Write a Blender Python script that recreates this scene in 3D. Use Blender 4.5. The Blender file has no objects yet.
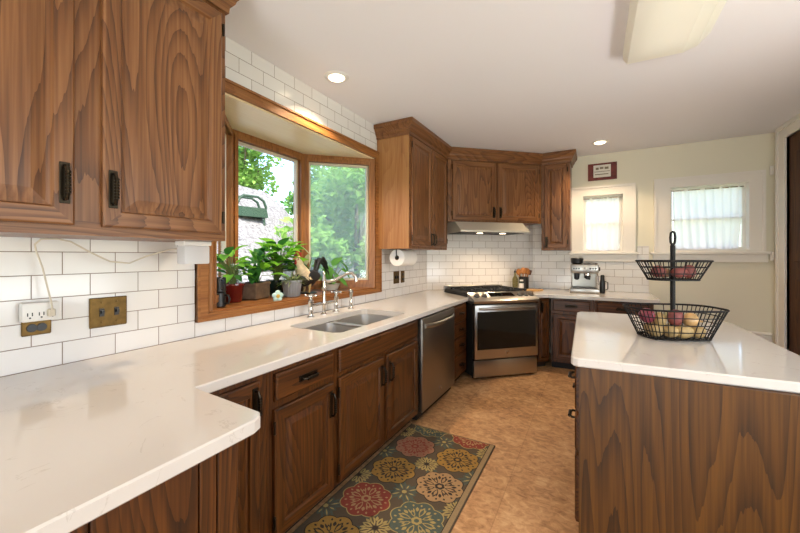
import bpy, bmesh, math, random
from mathutils import Vector, Matrix
from mathutils.geometry import tessellate_polygon
S = bpy.context.scene
C = S.collection
R = math.radians
random.seed(7)

def lin(r, g, b):
    f = lambda v: (v/255/12.92) if v <= 10 else ((v/255+0.055)/1.055)**2.4
    return (f(r), f(g), f(b), 1)

# ------------------------------------------------------------------ camera, world, sun, area lights, exposure
cam_d = bpy.data.cameras.new('camera'); cam = bpy.data.objects.new('camera', cam_d); C.objects.link(cam)
cam.location = (1.7215, 0, 1.2)
cam.rotation_euler = (R(90), 0, R(30.4))
cam_d.sensor_width = 36; cam_d.lens = 356.4/800*36
cam_d.shift_x = 15/800; cam_d.shift_y = -10.5/800
cam_d.clip_start = 0.02
S.camera = cam

world = bpy.data.worlds.new('world'); S.world = world; world.use_nodes = True
wn = world.node_tree.nodes; wl = world.node_tree.links
bgn = wn['Background']
sky = wn.new('ShaderNodeTexSky'); sky.sky_type = 'NISHITA'; sky.sun_disc = False
sky.sun_elevation = R(52); sky.sun_rotation = R(110); sky.air_density = 1.0; sky.dust_density = 2.5
wl.new(sky.outputs[0], bgn.inputs[0]); bgn.inputs[1].default_value = 0.9

sun_d = bpy.data.lights.new('sun', 'SUN'); sun_d.energy = 6.5; sun_d.angle = R(1.5); sun_d.color = (1, .95, .86)
sun = bpy.data.objects.new('sun', sun_d); C.objects.link(sun)
sun.rotation_euler = Vector((-0.62, 0.42, -0.85)).to_track_quat('-Z', 'Y').to_euler()

def area(name, loc, direction, sx, sy, power, col):
    d = bpy.data.lights.new(name, 'AREA'); d.shape = 'RECTANGLE'; d.size = sx; d.size_y = sy
    d.energy = power; d.color = col
    o = bpy.data.objects.new(name, d); C.objects.link(o); o.location = loc
    o.rotation_euler = Vector(direction).to_track_quat('-Z', 'Y').to_euler()
    return o
area('fill_light_rear', (1.7, -2.72, 0.4), (0, .55, 1), 2.4, .6, 100, (.88, .925, 1.0))  # added fill behind the camera, aimed up to bounce off the ceiling
area('fill_light_right', (3.45, 1.3, .8), (-.9, .25, .8), 1.9, 0.3, 34, (.87, .92, 1.0))  # added fill outside the right wall, no window known there

vs = S.view_settings
S.display_settings.display_device = 'sRGB'
vs.view_transform = 'Standard'; vs.look = 'None'; vs.exposure = -0.13; vs.gamma = 1.0
vs.use_curve_mapping = False

# ------------------------------------------------------------------ materials
def newmat(name):
    m = bpy.data.materials.new(name); m.use_nodes = True
    nt = m.node_tree; return m, nt, nt.nodes, nt.links, nt.nodes['Principled BSDF']

def plain(name, col, rough=.5, metal=0.0, spec=.5, bump=0, bscale=60, var=0, coat=0, trans=0):
    m, nt, n, l, b = newmat(name)
    b.inputs['Base Color'].default_value = col
    b.inputs['Roughness'].default_value = rough
    b.inputs['Metallic'].default_value = metal
    b.inputs['Specular IOR Level'].default_value = spec
    b.inputs['Coat Weight'].default_value = coat
    b.inputs['Transmission Weight'].default_value = trans
    if bump or var:
        tc = n.new('ShaderNodeTexCoord'); nz = n.new('ShaderNodeTexNoise')
        nz.inputs['Scale'].default_value = bscale; nz.inputs['Detail'].default_value = 4
        l.new(tc.outputs['Object'], nz.inputs['Vector'])
        if bump:
            bp = n.new('ShaderNodeBump'); bp.inputs['Strength'].default_value = bump; bp.inputs['Distance'].default_value = .004
            l.new(nz.outputs['Fac'], bp.inputs['Height']); l.new(bp.outputs[0], b.inputs['Normal'])
        if var:
            rp = n.new('ShaderNodeValToRGB')
            c = col
            rp.color_ramp.elements[0].color = tuple(max(0, v*(1-var)) for v in c[:3])+(1,)
            rp.color_ramp.elements[1].color = tuple(min(1, v*(1+var)) for v in c[:3])+(1,)
            rp.color_ramp.elements[0].position = .3; rp.color_ramp.elements[1].position = .7
            l.new(nz.outputs['Fac'], rp.inputs[0]); l.new(rp.outputs[0], b.inputs['Base Color'])
    return m

def math_node(n, l, op, a, b=None, c=None):
    x = n.new('ShaderNodeMath'); x.operation = op
    for i, v in enumerate((a, b, c)):
        if v is None: continue
        if isinstance(v, (int, float)): x.inputs[i].default_value = v
        else: l.new(v, x.inputs[i])
    return x.outputs[0]

def wood(name, light, mid, dark, axis='Z', rough=.38, coat=.1, bands=13.0, cathedral=1.0, fp=3.6, fa=.5):
    """oak: contour bands of a stretched noise make the cathedral figure, fine stretched noise the pores"""
    m, nt, n, l, b = newmat(name)
    tc = n.new('ShaderNodeTexCoord'); oi = n.new('ShaderNodeObjectInfo')
    off = n.new('ShaderNodeVectorMath'); off.operation = 'MULTIPLY_ADD'
    cmb = n.new('ShaderNodeCombineXYZ')
    for i in range(3): l.new(oi.outputs['Random'], cmb.inputs[i])
    off.inputs[1].default_value = (17, 23, 31)
    l.new(cmb.outputs[0], off.inputs[0]); l.new(tc.outputs['Object'], off.inputs[2])
    def noise(perp, along, detail, dist=0):
        mp = n.new('ShaderNodeMapping'); sc = {'X': (along, perp, perp), 'Y': (perp, along, perp), 'Z': (perp, perp, along)}[axis]
        mp.inputs['Scale'].default_value = sc
        l.new(off.outputs[0], mp.inputs['Vector'])
        z = n.new('ShaderNodeTexNoise'); z.inputs['Scale'].default_value = 1; z.inputs['Detail'].default_value = detail
        z.inputs['Distortion'].default_value = dist; l.new(mp.outputs[0], z.inputs['Vector']); return z.outputs['Fac']
    big = noise(fp, fa, 1.0, .1)
    big = math_node(n, l, 'MULTIPLY_ADD', noise(55, 1.6, 2), .018, big)
    band = math_node(n, l, 'FRACT', math_node(n, l, 'MULTIPLY', big, bands*2.6))
    band = math_node(n, l, 'POWER', band, 2.4)
    fine = noise(110, 2.2, 4)
    tone = noise(14, .5, 2)
    fine2 = math_node(n, l, 'MULTIPLY_ADD', fine, 1.5, -.42)
    v = math_node(n, l, 'MULTIPLY_ADD', band, .5*cathedral, math_node(n, l, 'MULTIPLY', fine2, .72))
    v = math_node(n, l, 'ADD', v, math_node(n, l, 'MULTIPLY_ADD', tone, .5, -.25))
    rp = n.new('ShaderNodeValToRGB'); e = rp.color_ramp.elements
    e[0].position = .05; e[0].color = light; e[1].position = .95; e[1].color = dark
    x = e.new(.45); x.color = mid
    l.new(v, rp.inputs[0]); l.new(rp.outputs[0], b.inputs['Base Color'])
    bp = n.new('ShaderNodeBump'); bp.inputs['Strength'].default_value = .12; bp.inputs['Distance'].default_value = .002
    l.new(fine, bp.inputs['Height']); l.new(bp.outputs[0], b.inputs['Normal'])
    b.inputs['Roughness'].default_value = rough; b.inputs['Coat Weight'].default_value = coat; b.inputs['Specular IOR Level'].default_value = .35
    b.inputs['Coat Roughness'].default_value = .2
    return m

WL, WM, WD = lin(140, 95, 58), lin(113, 71, 39), lin(68, 40, 21)
OAK = {a: wood('stained_oak_'+a, WL, WM, WD, a) for a in 'XYZ'}
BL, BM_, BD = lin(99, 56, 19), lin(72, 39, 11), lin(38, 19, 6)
OAKB = {a: wood('shaded_stained_oak_'+a, BL, BM_, BD, a, rough=.4) for a in 'XYZ'}  # same oak as the wall cabinets, low shade put into the colour
TRIMW = {a: wood('window_trim_wood_'+a, lin(158, 106, 58), lin(134, 84, 42), lin(102, 60, 28), a, rough=.4, bands=7, cathedral=.5) for a in 'XYZ'}
OAKP = wood('pale_oak_side', lin(172, 124, 76), lin(150, 100, 56), lin(116, 72, 38), 'Z', rough=.4, bands=6, cathedral=.4)
ISLW = wood('island_oak', lin(104, 65, 17), lin(80, 48, 10), lin(46, 26, 5), 'Z', rough=.45, coat=.03, bands=11, fp=4.6, fa=.36)
DOORW = wood('dark_door_wood', lin(96, 62, 34), lin(70, 42, 22), lin(44, 24, 12), 'Z', bands=6, cathedral=.6, rough=.8, coat=0)
BAYC = wood('bay_ceiling_panel', lin(238, 222, 184), lin(232, 212, 168), lin(222, 196, 146), 'Y', rough=.3, bands=3, cathedral=.3)

def tile_mat(name, ex, ux, uo, rw=.1715, rh=.0844, z0=.793):
    """running bond white tile; ex = vector giving the horizontal coordinate along the wall in object space"""
    m, nt, n, l, b = newmat(name)
    tc = n.new('ShaderNodeTexCoord')
    dt = n.new('ShaderNodeVectorMath'); dt.operation = 'DOT_PRODUCT'; dt.inputs[1].default_value = ex
    l.new(tc.outputs['Object'], dt.inputs[0])
    sp = n.new('ShaderNodeSeparateXYZ'); l.new(tc.outputs['Object'], sp.inputs[0])
    u = math_node(n, l, 'ADD', dt.outputs['Value'], uo+40*rw); v = math_node(n, l, 'ADD', sp.outputs['Z'], -z0+20*rh)
    cb = n.new('ShaderNodeCombineXYZ'); l.new(u, cb.inputs[0]); l.new(v, cb.inputs[1])
    br = n.new('ShaderNodeTexBrick'); br.offset = .5; br.offset_frequency = 2
    br.inputs['Scale'].default_value = 1; br.inputs['Brick Width'].default_value = rw; br.inputs['Row Height'].default_value = rh
    br.inputs['Mortar Size'].default_value = .0016; br.inputs['Mortar Smooth'].default_value = .1
    br.inputs['Color1'].default_value = lin(232, 229, 226); br.inputs['Color2'].default_value = lin(226, 222, 219)
    br.inputs['Mortar'].default_value = lin(140, 124, 112)
    l.new(cb.outputs[0], br.inputs['Vector'])
    l.new(br.outputs['Color'], b.inputs['Base Color'])
    rr = math_node(n, l, 'MULTIPLY_ADD', br.outputs['Fac'], .5, .16); l.new(rr, b.inputs['Roughness'])
    bp = n.new('ShaderNodeBump'); bp.invert = True; bp.inputs['Strength'].default_value = .5; bp.inputs['Distance'].default_value = .002
    l.new(br.outputs['Fac'], bp.inputs['Height']); l.new(bp.outputs[0], b.inputs['Normal'])
    return m

def quartz():
    m, nt, n, l, b = newmat('quartz_white')
    tc = n.new('ShaderNodeTexCoord'); a = n.new('ShaderNodeTexNoise'); a.inputs['Scale'].default_value = 5; a.inputs['Detail'].default_value = 8; a.inputs['Distortion'].default_value = 1.6
    l.new(tc.outputs['Object'], a.inputs['Vector'])
    d = math_node(n, l, 'ABSOLUTE', math_node(n, l, 'ADD', a.outputs['Fac'], -.5))
    k = math_node(n, l, 'LESS_THAN', d, .006)
    g = n.new('ShaderNodeTexNoise'); g.inputs['Scale'].default_value = 11; l.new(tc.outputs['Object'], g.inputs['Vector'])
    k = math_node(n, l, 'MULTIPLY', k, math_node(n, l, 'GREATER_THAN', g.outputs['Fac'], .56))
    mx = n.new('ShaderNodeMix'); mx.data_type = 'RGBA'
    mx.inputs[6].default_value = lin(214, 207, 199); mx.inputs[7].default_value = lin(204, 196, 187)
    l.new(k, mx.inputs[0]); l.new(mx.outputs[2], b.inputs['Base Color'])
    b.inputs['Roughness'].default_value = .08
    return m
QUARTZ = quartz()

def floor_mat():
    m, nt, n, l, b = newmat('tan_vinyl_floor')
    tc = n.new('ShaderNodeTexCoord')
    mp = n.new('ShaderNodeMapping'); mp.inputs['Rotation'].default_value = (0, 0, R(45)); mp.inputs['Scale'].default_value = (1, 1.35, 1)
    l.new(tc.outputs['Object'], mp.inputs['Vector'])
    a = n.new('ShaderNodeTexNoise'); a.inputs['Scale'].default_value = 22; a.inputs['Detail'].default_value = 7; a.inputs['Roughness'].default_value = .65; a.inputs['Distortion'].default_value = .8
    l.new(mp.outputs[0], a.inputs['Vector'])
    c = n.new('ShaderNodeTexNoise'); c.inputs['Scale'].default_value = 4; c.inputs['Detail'].default_value = 3
    l.new(tc.outputs['Object'], c.inputs['Vector'])
    v = math_node(n, l, 'ADD', a.outputs['Fac'], math_node(n, l, 'MULTIPLY_ADD', c.outputs['Fac'], .5, -.25))
    rp = n.new('ShaderNodeValToRGB'); e = rp.color_ramp.elements
    e[0].position = .3; e[0].color = lin(148, 106, 70); e[1].position = .74; e[1].color = lin(224, 184, 138)
    x = e.new(.5); x.color = lin(196, 148, 102)
    l.new(v, rp.inputs[0])
    br = n.new('ShaderNodeTexBrick'); br.offset = 0
    br.inputs['Scale'].default_value = 1; br.inputs['Brick Width'].default_value = .5; br.inputs['Row Height'].default_value = .5
    br.inputs['Mortar Size'].default_value = .002
    br.inputs['Color1'].default_value = (1, 1, 1, 1); br.inputs['Color2'].default_value = (.9, .88, .86, 1); br.inputs['Mortar'].default_value = (.74, .7, .66, 1)
    mp2 = n.new('ShaderNodeMapping'); mp2.inputs['Location'].default_value = (.17, .12, 0); l.new(tc.outputs['Object'], mp2.inputs['Vector']); l.new(mp2.outputs[0], br.inputs['Vector'])
    mx = n.new('ShaderNodeMix'); mx.data_type = 'RGBA'; mx.blend_type = 'MULTIPLY'; mx.inputs[0].default_value = 1
    l.new(rp.outputs[0], mx.inputs[6]); l.new(br.outputs['Color'], mx.inputs[7]); l.new(mx.outputs[2], b.inputs['Base Color'])
    b.inputs['Roughness'].default_value = .45
    return m

PAINTW = plain('white_trim_paint', lin(236, 230, 220), .4)
CEIL = plain('ceiling_paint', lin(238, 236, 238), .8, bump=.05, bscale=90)
CREAM = plain('pale_green_cream_wall_paint', lin(231, 225, 204), .7, bump=.04, bscale=120)
STEEL = plain('brushed_stainless', lin(176, 172, 166), .3, 1)
STEELD = plain('dishwasher_stainless', lin(150, 143, 134), .34, 1)
SINKM = plain('sink_stainless', lin(186, 182, 176), .42, 1)
CHROME = plain('polished_nickel', lin(205, 200, 192), .12, 1)
BRONZE = plain('dark_bronze_pull', lin(52, 44, 34), .35, .9)
BRASS = plain('antique_brass_plate', lin(104, 80, 42), .4, .85, var=.25, bscale=40)
BLACKP = plain('black_plastic', lin(22, 22, 23), .35)
BLACKM = plain('black_wire_metal', lin(20, 17, 15), .6, 0, .25)
IRON = plain('cast_iron_grate', lin(28, 27, 27), .6)
BGLASS = plain('black_oven_glass', lin(10, 11, 11), .06)
WHITEP = plain('white_plastic', lin(232, 230, 226), .4)
PAPER = plain('paper_towel_white', lin(236, 232, 226), .9, bump=.2, bscale=200)
DARKGAP = plain('toe_kick_black', lin(26, 20, 16), .7)
LENS = None
CURT = None

def glass_mat(name, tint=(1, 1, 1, 1), haze=0.0):
    m = bpy.data.materials.new(name); m.use_nodes = True; n = m.node_tree.nodes; l = m.node_tree.links
    n.remove(n['Principled BSDF']); o = n['Material Output']
    t = n.new('ShaderNodeBsdfTransparent'); t.inputs[0].default_value = tint
    g = n.new('ShaderNodeBsdfGlossy'); g.inputs['Roughness'].default_value = .02
    f = n.new('ShaderNodeLayerWeight'); p = math_node(n, l, 'MULTIPLY_ADD', math_node(n, l, 'POWER', f.outputs['Facing'], 4.0), .5, .03)
    mx = n.new('ShaderNodeMixShader'); l.new(p, mx.inputs[0]); l.new(t.outputs[0], mx.inputs[1]); l.new(g.outputs[0], mx.inputs[2])
    out = mx.outputs[0]
    if haze:
        d = n.new('ShaderNodeBsdfTranslucent'); d.inputs[0].default_value = (.8, .85, .82, 1)
        m2 = n.new('ShaderNodeMixShader'); m2.inputs[0].default_value = haze
        l.new(out, m2.inputs[1]); l.new(d.outputs[0], m2.inputs[2]); out = m2.outputs[0]
    l.new(out, o.inputs[0]); return m
PANE = glass_mat('window_glass')
SCREEN = glass_mat('screened_window_glass', (.92, .97, .93, 1), .2)
CLEAR = glass_mat('clear_jar_glass', (.86, .9, .86, 1), .06)
GREENG = glass_mat('olive_oil_bottle_glass', (.66, .62, .36, 1), .12)

def translucent(name, col, tr=.5, alpha=0.0):
    m = bpy.data.materials.new(name); m.use_nodes = True; n = m.node_tree.nodes; l = m.node_tree.links
    b = n['Principled BSDF']; b.inputs['Base Color'].default_value = col; b.inputs['Roughness'].default_value = .6
    b.inputs['Specular IOR Level'].default_value = .3
    t = n.new('ShaderNodeBsdfTranslucent'); t.inputs[0].default_value = col
    mx = n.new('ShaderNodeMixShader'); mx.inputs[0].default_value = tr
    l.new(b.outputs[0], mx.inputs[1]); l.new(t.outputs[0], mx.inputs[2]); out = mx.outputs[0]
    if alpha:
        tp = n.new('ShaderNodeBsdfTransparent'); m2 = n.new('ShaderNodeMixShader'); m2.inputs[0].default_value = alpha
        l.new(out, m2.inputs[1]); l.new(tp.outputs[0], m2.inputs[2]); out = m2.outputs[0]
    l.new(out, n['Material Output'].inputs[0]); return m
CURT = translucent('sheer_white_curtain', lin(250, 246, 240), .5, .05)
LEAF1 = translucent('bright_green_leaf', lin(120, 186, 54), .4)
LEAF2 = translucent('deep_green_leaf', lin(52, 110, 42), .3)
LEAF5 = translucent('fresh_green_leaf', lin(92, 150, 62), .4)
LEAF3 = translucent('olive_green_leaf', lin(110, 132, 74), .3)
LEAF4 = translucent('grey_green_leaf', lin(150, 160, 120), .3)
TREE1 = translucent('tree_leaf_light', lin(150, 190, 96), .45)
TREE2 = translucent('tree_leaf_mid', lin(96, 150, 84), .4)
STEM = plain('plant_stem', lin(96, 112, 52), .6)
BARK = plain('tree_bark', lin(110, 96, 82), .9, var=.3, bscale=14)
SOIL = plain('potting_soil', lin(48, 36, 26), .95)

def emit(name, col, s):
    m = bpy.data.materials.new(name); m.use_nodes = True; n = m.node_tree.nodes; l = m.node_tree.links
    n.remove(n['Principled BSDF']); e = n.new('ShaderNodeEmission'); e.inputs[0].default_value = col; e.inputs[1].default_value = s
    l.new(e.outputs[0], n['Material Output'].inputs[0]); return m
LENS = translucent('milky_acrylic_lens', lin(252, 249, 238), .45)
BULB = emit('warm_bulb', (1, .78, .5, 1), 9)
HOODL = emit('hood_bulb', (1, .8, .55, 1), 6)

# ------------------------------------------------------------------ mesh builder
class MB:
    def __init__(s): s.bm = bmesh.new(); s.mi = 0
    def _fin(s, faces):
        for f in faces: f.material_index = s.mi
    def box(s, x0, x1, y0, y1, z0, z1, bev=0, seg=1, mat=None):
        g = bmesh.ops.create_cube(s.bm, size=1); vs_ = g['verts']
        for v in vs_: v.co = Vector(((x0+x1)/2+v.co.x*(x1-x0), (y0+y1)/2+v.co.y*(y1-y0), (z0+z1)/2+v.co.z*(z1-z0)))
        if mat is not None:
            for v in vs_: v.co = mat @ v.co
        fs = {f for v in vs_ for f in v.link_faces}
        if bev:
            es = list({e for v in vs_ for e in v.link_edges})
            r = bmesh.ops.bevel(s.bm, geom=es, offset=bev, segments=seg, affect='EDGES', profile=.5)
            fs = {f for v in r['verts'] for f in v.link_faces} | {f for f in fs if f.is_valid}
        s._fin([f for f in fs if f.is_valid]); return s
    def tube(s, pts, r, n=8, closed=False, flat=None, up=None):
        """sweep a circle along pts; r number or list; flat=(a,b) squashes the section along frame axes"""
        pts = [Vector(p) for p in pts]; N = len(pts)
        rs = r if isinstance(r, (list, tuple)) else [r]*N
        rings = []; prev = None
        for i, p in enumerate(pts):
            if closed: t = pts[(i+1) % N]-pts[(i-1) % N]
            else: t = pts[min(i+1, N-1)]-pts[max(i-1, 0)]
            t = t.normalized() if t.length > 1e-9 else Vector((0, 0, 1))
            if prev is None:
                a = Vector(up) if up is not None else (Vector((0, 0, 1)) if abs(t.z) < .9 else Vector((1, 0, 0)))
            else: a = prev
            u = (a-t*a.dot(t)); u = u.normalized() if u.length > 1e-6 else t.orthogonal().normalized()
            prev = u; w = t.cross(u)
            fa, fb = flat if flat else (1, 1)
            rings.append([s.bm.verts.new(p+(u*math.cos(q)*fa+w*math.sin(q)*fb)*rs[i]) for q in [2*math.pi*k/n for k in range(n)]])
        fs = []
        for i in range(N if closed else N-1):
            A, B = rings[i], rings[(i+1) % N]
            for k in range(n): fs.append(s.bm.faces.new((A[k], A[(k+1) % n], B[(k+1) % n], B[k])))
        if not closed:
            fs.append(s.bm.faces.new(rings[0][::-1])); fs.append(s.bm.faces.new(rings[-1]))
        s._fin(fs); return s
    def cyl(s, p0, p1, r0, r1=None, n=16):
        return s.tube([p0, p1], [r0, r0 if r1 is None else r1], n)
    def lathe(s, prof, c=(0, 0, 0), n=24, axis='Z', cap=True):
        rings = []
        for r, z in prof:
            ring = []
            for k in range(n):
                q = 2*math.pi*k/n; x, y = r*math.cos(q), r*math.sin(q)
                p = {'Z': (x, y, z), 'Y': (x, z, y), 'X': (z, x, y)}[axis]
                ring.append(s.bm.verts.new(Vector(c)+Vector(p)))
            rings.append(ring)
        fs = []
        for A, B in zip(rings, rings[1:]):
            for k in range(n): fs.append(s.bm.faces.new((A[k], A[(k+1) % n], B[(k+1) % n], B[k])))
        if cap:
            fs.append(s.bm.faces.new(rings[0][::-1])); fs.append(s.bm.faces.new(rings[-1]))
        s._fin(fs); return s
    def ball(s, c, r, n=12, mat=None, wob=0, seed=0):
        rx, ry, rz = r if isinstance(r, (tuple, list)) else (r, r, r)
        g = bmesh.ops.create_uvsphere(s.bm, u_segments=n, v_segments=max(6, n*2//3), radius=1)
        rd = random.Random(seed); ph = [rd.uniform(0, 6) for _ in range(6)]
        for v in g['verts']:
            k = 1+wob*(math.sin(3*v.co.x+ph[0])+math.sin(3*v.co.y+ph[1])+math.sin(4*v.co.z+ph[2]))/3
            q = Vector((v.co.x*rx*k, v.co.y*ry*k, v.co.z*rz*k))
            if mat is not None: q = mat @ q
            v.co = Vector(c)+q
        s._fin({f for v in g['verts'] for f in v.link_faces}); return s
    def prism(s, outer, z0, z1, holes=(), M=None, bev=0):
        """polygon with holes extruded z0..z1 (then M); bev chamfers the top and bottom outer rim"""
        M = M or Matrix.Identity(4)
        def ar(p): return sum(p[i][0]*p[(i+1) % len(p)][1]-p[(i+1) % len(p)][0]*p[i][1] for i in range(len(p)))
        outer = list(outer) if ar(outer) > 0 else list(outer)[::-1]
        holes = [list(h) if ar(h) < 0 else list(h)[::-1] for h in holes]
        def off(p, d):
            q = []
            for i in range(len(p)):
                a, b_, c_ = (Vector(p[i-1]), Vector(p[i]), Vector(p[(i+1) % len(p)]))
                e1 = (b_-a).normalized(); e2 = (c_-b_).normalized()
                n1 = Vector((-e1.y, e1.x)); n2 = Vector((-e2.y, e2.x)); mm = n1+n2
                mm = mm/max(.3, mm.dot(mm)/2) if mm.length > 1e-6 else n1
                q.append((b_.x+mm.x*d, b_.y+mm.y*d))
            return q
        lay = [(z0, bev), (z0+bev, 0), (z1-bev, 0), (z1, bev)] if bev else [(z0, 0), (z1, 0)]
        fs = []; ends = []
        loops = [outer]+holes; capv = {0: [], 1: []}
        for li, lp in enumerate(loops):
            rings = []
            for z, d in lay:
                pp = off(lp, d if li == 0 else 0) if d and li == 0 else lp
                rings.append([s.bm.verts.new(M @ Vector((x, y, z))) for x, y in pp])
            for A, B in zip(rings, rings[1:]):
                for k in range(len(lp)): fs.append(s.bm.faces.new((A[k], A[(k+1) % len(lp)], B[(k+1) % len(lp)], B[k])))
            capv[0].append(rings[0]); capv[1].append(rings[-1])
        base = [[Vector((x, y, 0)) for x, y in lp] for lp in loops]
        tris = tessellate_polygon(base)
        for side in (0, 1):
            flat_ = [v for lp in capv[side] for v in lp]
            for t in tris:
                a, b_, c_ = (flat_[i] for i in t)
                pa, pb, pc = [([p for lp in base for p in lp])[i] for i in t]
                ccw = (pb-pa).cross(pc-pa).z > 0
                order = (a, b_, c_) if ccw == (side == 1) else (c_, b_, a)
                try: fs.append(s.bm.faces.new(order))
                except ValueError: pass
        s._fin(fs); return s
    def rects(s, w, h, prof, x=0, z=0, rails=0):
        """door face: nested rectangles in the local XZ plane; prof = (inset, y)"""
        rings = []
        for i, y in prof:
            rings.append([s.bm.verts.new((x+a, y, z+b)) for a, b in ((i, i), (w-i, i), (w-i, h-i), (i, h-i))])
        fs = [s.bm.faces.new(rings[0])]
        for A, B in zip(rings, rings[1:]):
            for k in range(4): fs.append(s.bm.faces.new((A[k], B[k], B[(k+1) % 4], A[(k+1) % 4])))
        fs.append(s.bm.faces.new(rings[-1][::-1]))
        s._fin(fs)
        if rails:
            for j in range(1, 5):
                for k in (0, 2): fs[1+4*j-4+k].material_index = rails
        return s
    def raw(s, verts, faces):
        vv = [s.bm.verts.new(v) for v in verts]
        s._fin([s.bm.faces.new([vv[i] for i in f]) for f in faces]); return s
    def xf(s, M):
        for v in s.bm.verts: v.co = M @ v.co
        return s
    def build(s, name, mat, parent=None, loc=(0, 0, 0), rot=(0, 0, 0), smooth=35, recalc=True):
        if recalc: bmesh.ops.recalc_face_normals(s.bm, faces=s.bm.faces[:])
        me = bpy.data.meshes.new(name); s.bm.to_mesh(me); s.bm.free()
        for m in (mat if isinstance(mat, (list, tuple)) else [mat]): me.materials.append(m)
        if smooth:
            for p in me.polygons: p.use_smooth = True
            me.set_sharp_from_angle(angle=R(smooth))
        o = bpy.data.objects.new(name, me); C.objects.link(o)
        o.location = loc; o.rotation_euler = rot
        if parent: o.parent = parent
        return o

def tag(o, label, cat, group=None):
    o['label'] = label; o['category'] = cat
    if group: o['group'] = group
    return o
def thing(name, label, cat, loc=(0, 0, 0), rz=0, group=None):
    o = bpy.data.objects.new(name, None); C.objects.link(o); o.empty_display_size = .05
    o.location = loc; o.rotation_euler = (0, 0, R(rz)); return tag(o, label, cat, group)
def struct(o): o['kind'] = 'structure'; return o
def kids(o): return [c for c in bpy.data.objects if c.parent == o]
def dup(o, loc=None, rz=None, label=None, parent=None):
    c = o.copy(); C.objects.link(c)
    if parent: c.parent = parent
    if loc is not None: c.location = loc
    if rz is not None: c.rotation_euler = (0, 0, R(rz))
    if label: c['label'] = label
    for k in kids(o): dup(k, parent=c)
    return c

# ------------------------------------------------------------------ structure
CT = .793            # counter top height
TH = .036            # counter thickness
ZC = 2.39            # ceiling
YB = 4.86            # back wall
XR = 3.22            # right wall
YF = -2.6            # wall behind the camera
A_, B_ = (0, 3.93), (1.05, 4.86)
DANG = math.atan2(B_[1]-A_[1], B_[0]-A_[0])

f = MB(); f.box(-.15, 5.2, YF-.15, 5.0, -.08, 0); struct(f.build('floor', floor_mat(), smooth=0))
f = MB(); f.box(-.15, 5.2, YF-.15, 5.0, ZC, ZC+.1); struct(f.build('ceiling', CEIL, smooth=0))
# left wall with the bay opening
YZ = Matrix(((0, 0, 1, 0), (1, 0, 0, 0), (0, 1, 0, 0), (0, 0, 0, 1)))       # (a,b,c) -> x=c, y=a, z=b
XZ = Matrix(((1, 0, 0, 0), (0, 0, 1, 0), (0, 1, 0, 0), (0, 0, 0, 1)))       # (a,b,c) -> x=a, y=c, z=b
BY0, BY1, BZ0, BZ1 = 1.115, 2.74, .905, 2.085
T_LEFT = tile_mat('white_subway_tile_left', (0, 1, 0), 1, -.541+.1715/2)
f = MB(); f.prism([(YF, 0), (A_[1]+.05, 0), (A_[1]+.05, ZC), (YF, ZC)], -.1, 0, [[(BY0, BZ0), (BY1, BZ0), (BY1, BZ1), (BY0, BZ1)]], YZ)
struct(f.build('wall_left', T_LEFT, smooth=0))
dx, dy = math.cos(DANG), math.sin(DANG)
L_ = math.hypot(B_[0], B_[1]-A_[1])
f = MB(); f.box(-.1, L_+.1, 0, .1, 0, ZC)
struct(f.build('wall_diagonal', tile_mat('white_subway_tile_diagonal', (1, 0, 0), 1, .02), loc=(A_[0], A_[1], 0), rot=(0, 0, DANG), smooth=0))
WL1 = (1.607, 2.005, 1.256, 1.91); WR1 = (2.425, 3.042, 1.262, 1.935)
def rect(x0, x1, z0, z1): return [(x0, z0), (x1, z0), (x1, z1), (x0, z1)]
f = MB(); f.prism([(B_[0]-.1, 0), (XR+.1, 0), (XR+.1, ZC), (B_[0]-.1, ZC)], YB, YB+.14, [rect(*WL1), rect(*WR1)], XZ)
struct(f.build('wall_back', CREAM, smooth=0))
# right wall with the doorway and, nearer the camera, an opening added for the right fill light
f = MB(); f.prism([(-2.6, 0), (YB, 0), (YB, ZC), (-2.6, ZC)], XR, XR+.12, [rect(3.72, 4.545, .0, 2.255), rect(.3, 2.4, .75, 2.1)], YZ)
struct(f.build('wall_right', CREAM, smooth=0))
f = MB(); f.prism([(-.1, 0), (XR+.12, 0), (XR+.12, ZC), (-.1, ZC)], YF-.12, YF, [rect(.5, 2.9, 0.02, 2.1)], XZ)  # opening added to let the rear fill light in
struct(f.build('wall_front', CREAM, smooth=0))
# tiled part of the back wall, right of the range
f = MB(); f.prism([(B_[0], CT), (2.24, CT), (2.24, 1.31), (2.135, 1.31), (2.135, 1.15), (1.48, 1.15), (1.48, 1.6), (B_[0], 1.6)], YB-.012, YB, M=XZ)
struct(f.build('trim_1', tile_mat('white_subway_tile_back', (1, 0, 0), 1, -.98), smooth=0))
# back window casings: painted boards, stool and apron
def casing(name, x0, x1, z0, z1, inner):
    f = MB(); ix0, ix1, iz0, iz1 = inner
    f.prism(rect(x0, x1, z0, z1), YB-.022, YB, [rect(*inner)], XZ)
    o_ = .018
    f.prism(rect(x0-.004, x1+.004, z0, z1+.004), YB-.034, YB, [rect(x0+o_, x1-o_, z0-.01+.011, z1-o_)], XZ)
    f.box(x0-.035, x1+.035, YB-.055, YB, z0-.028, z0, .006)         # stool
    f.box(x0-.015, x1+.02, YB-.028, YB, z0-.108, z0-.028, .004)     # apron
    for a, b in ((ix0, ix0+.003), (ix1-.003, ix1)): f.box(a, b, YB-.02, YB+.075, iz0, iz1)
    for a, b in ((iz0, iz0+.003), (iz1-.003, iz1)): f.box(ix0, ix1, YB-.02, YB+.075, a, b)
    struct(f.build(name, PAINTW, smooth=0))
casing('trim_2', 1.486, 2.117, 1.245, 2.012, WL1)
casing('trim_3', 2.29, 3.15, 1.245, 2.03, WR1)
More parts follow.
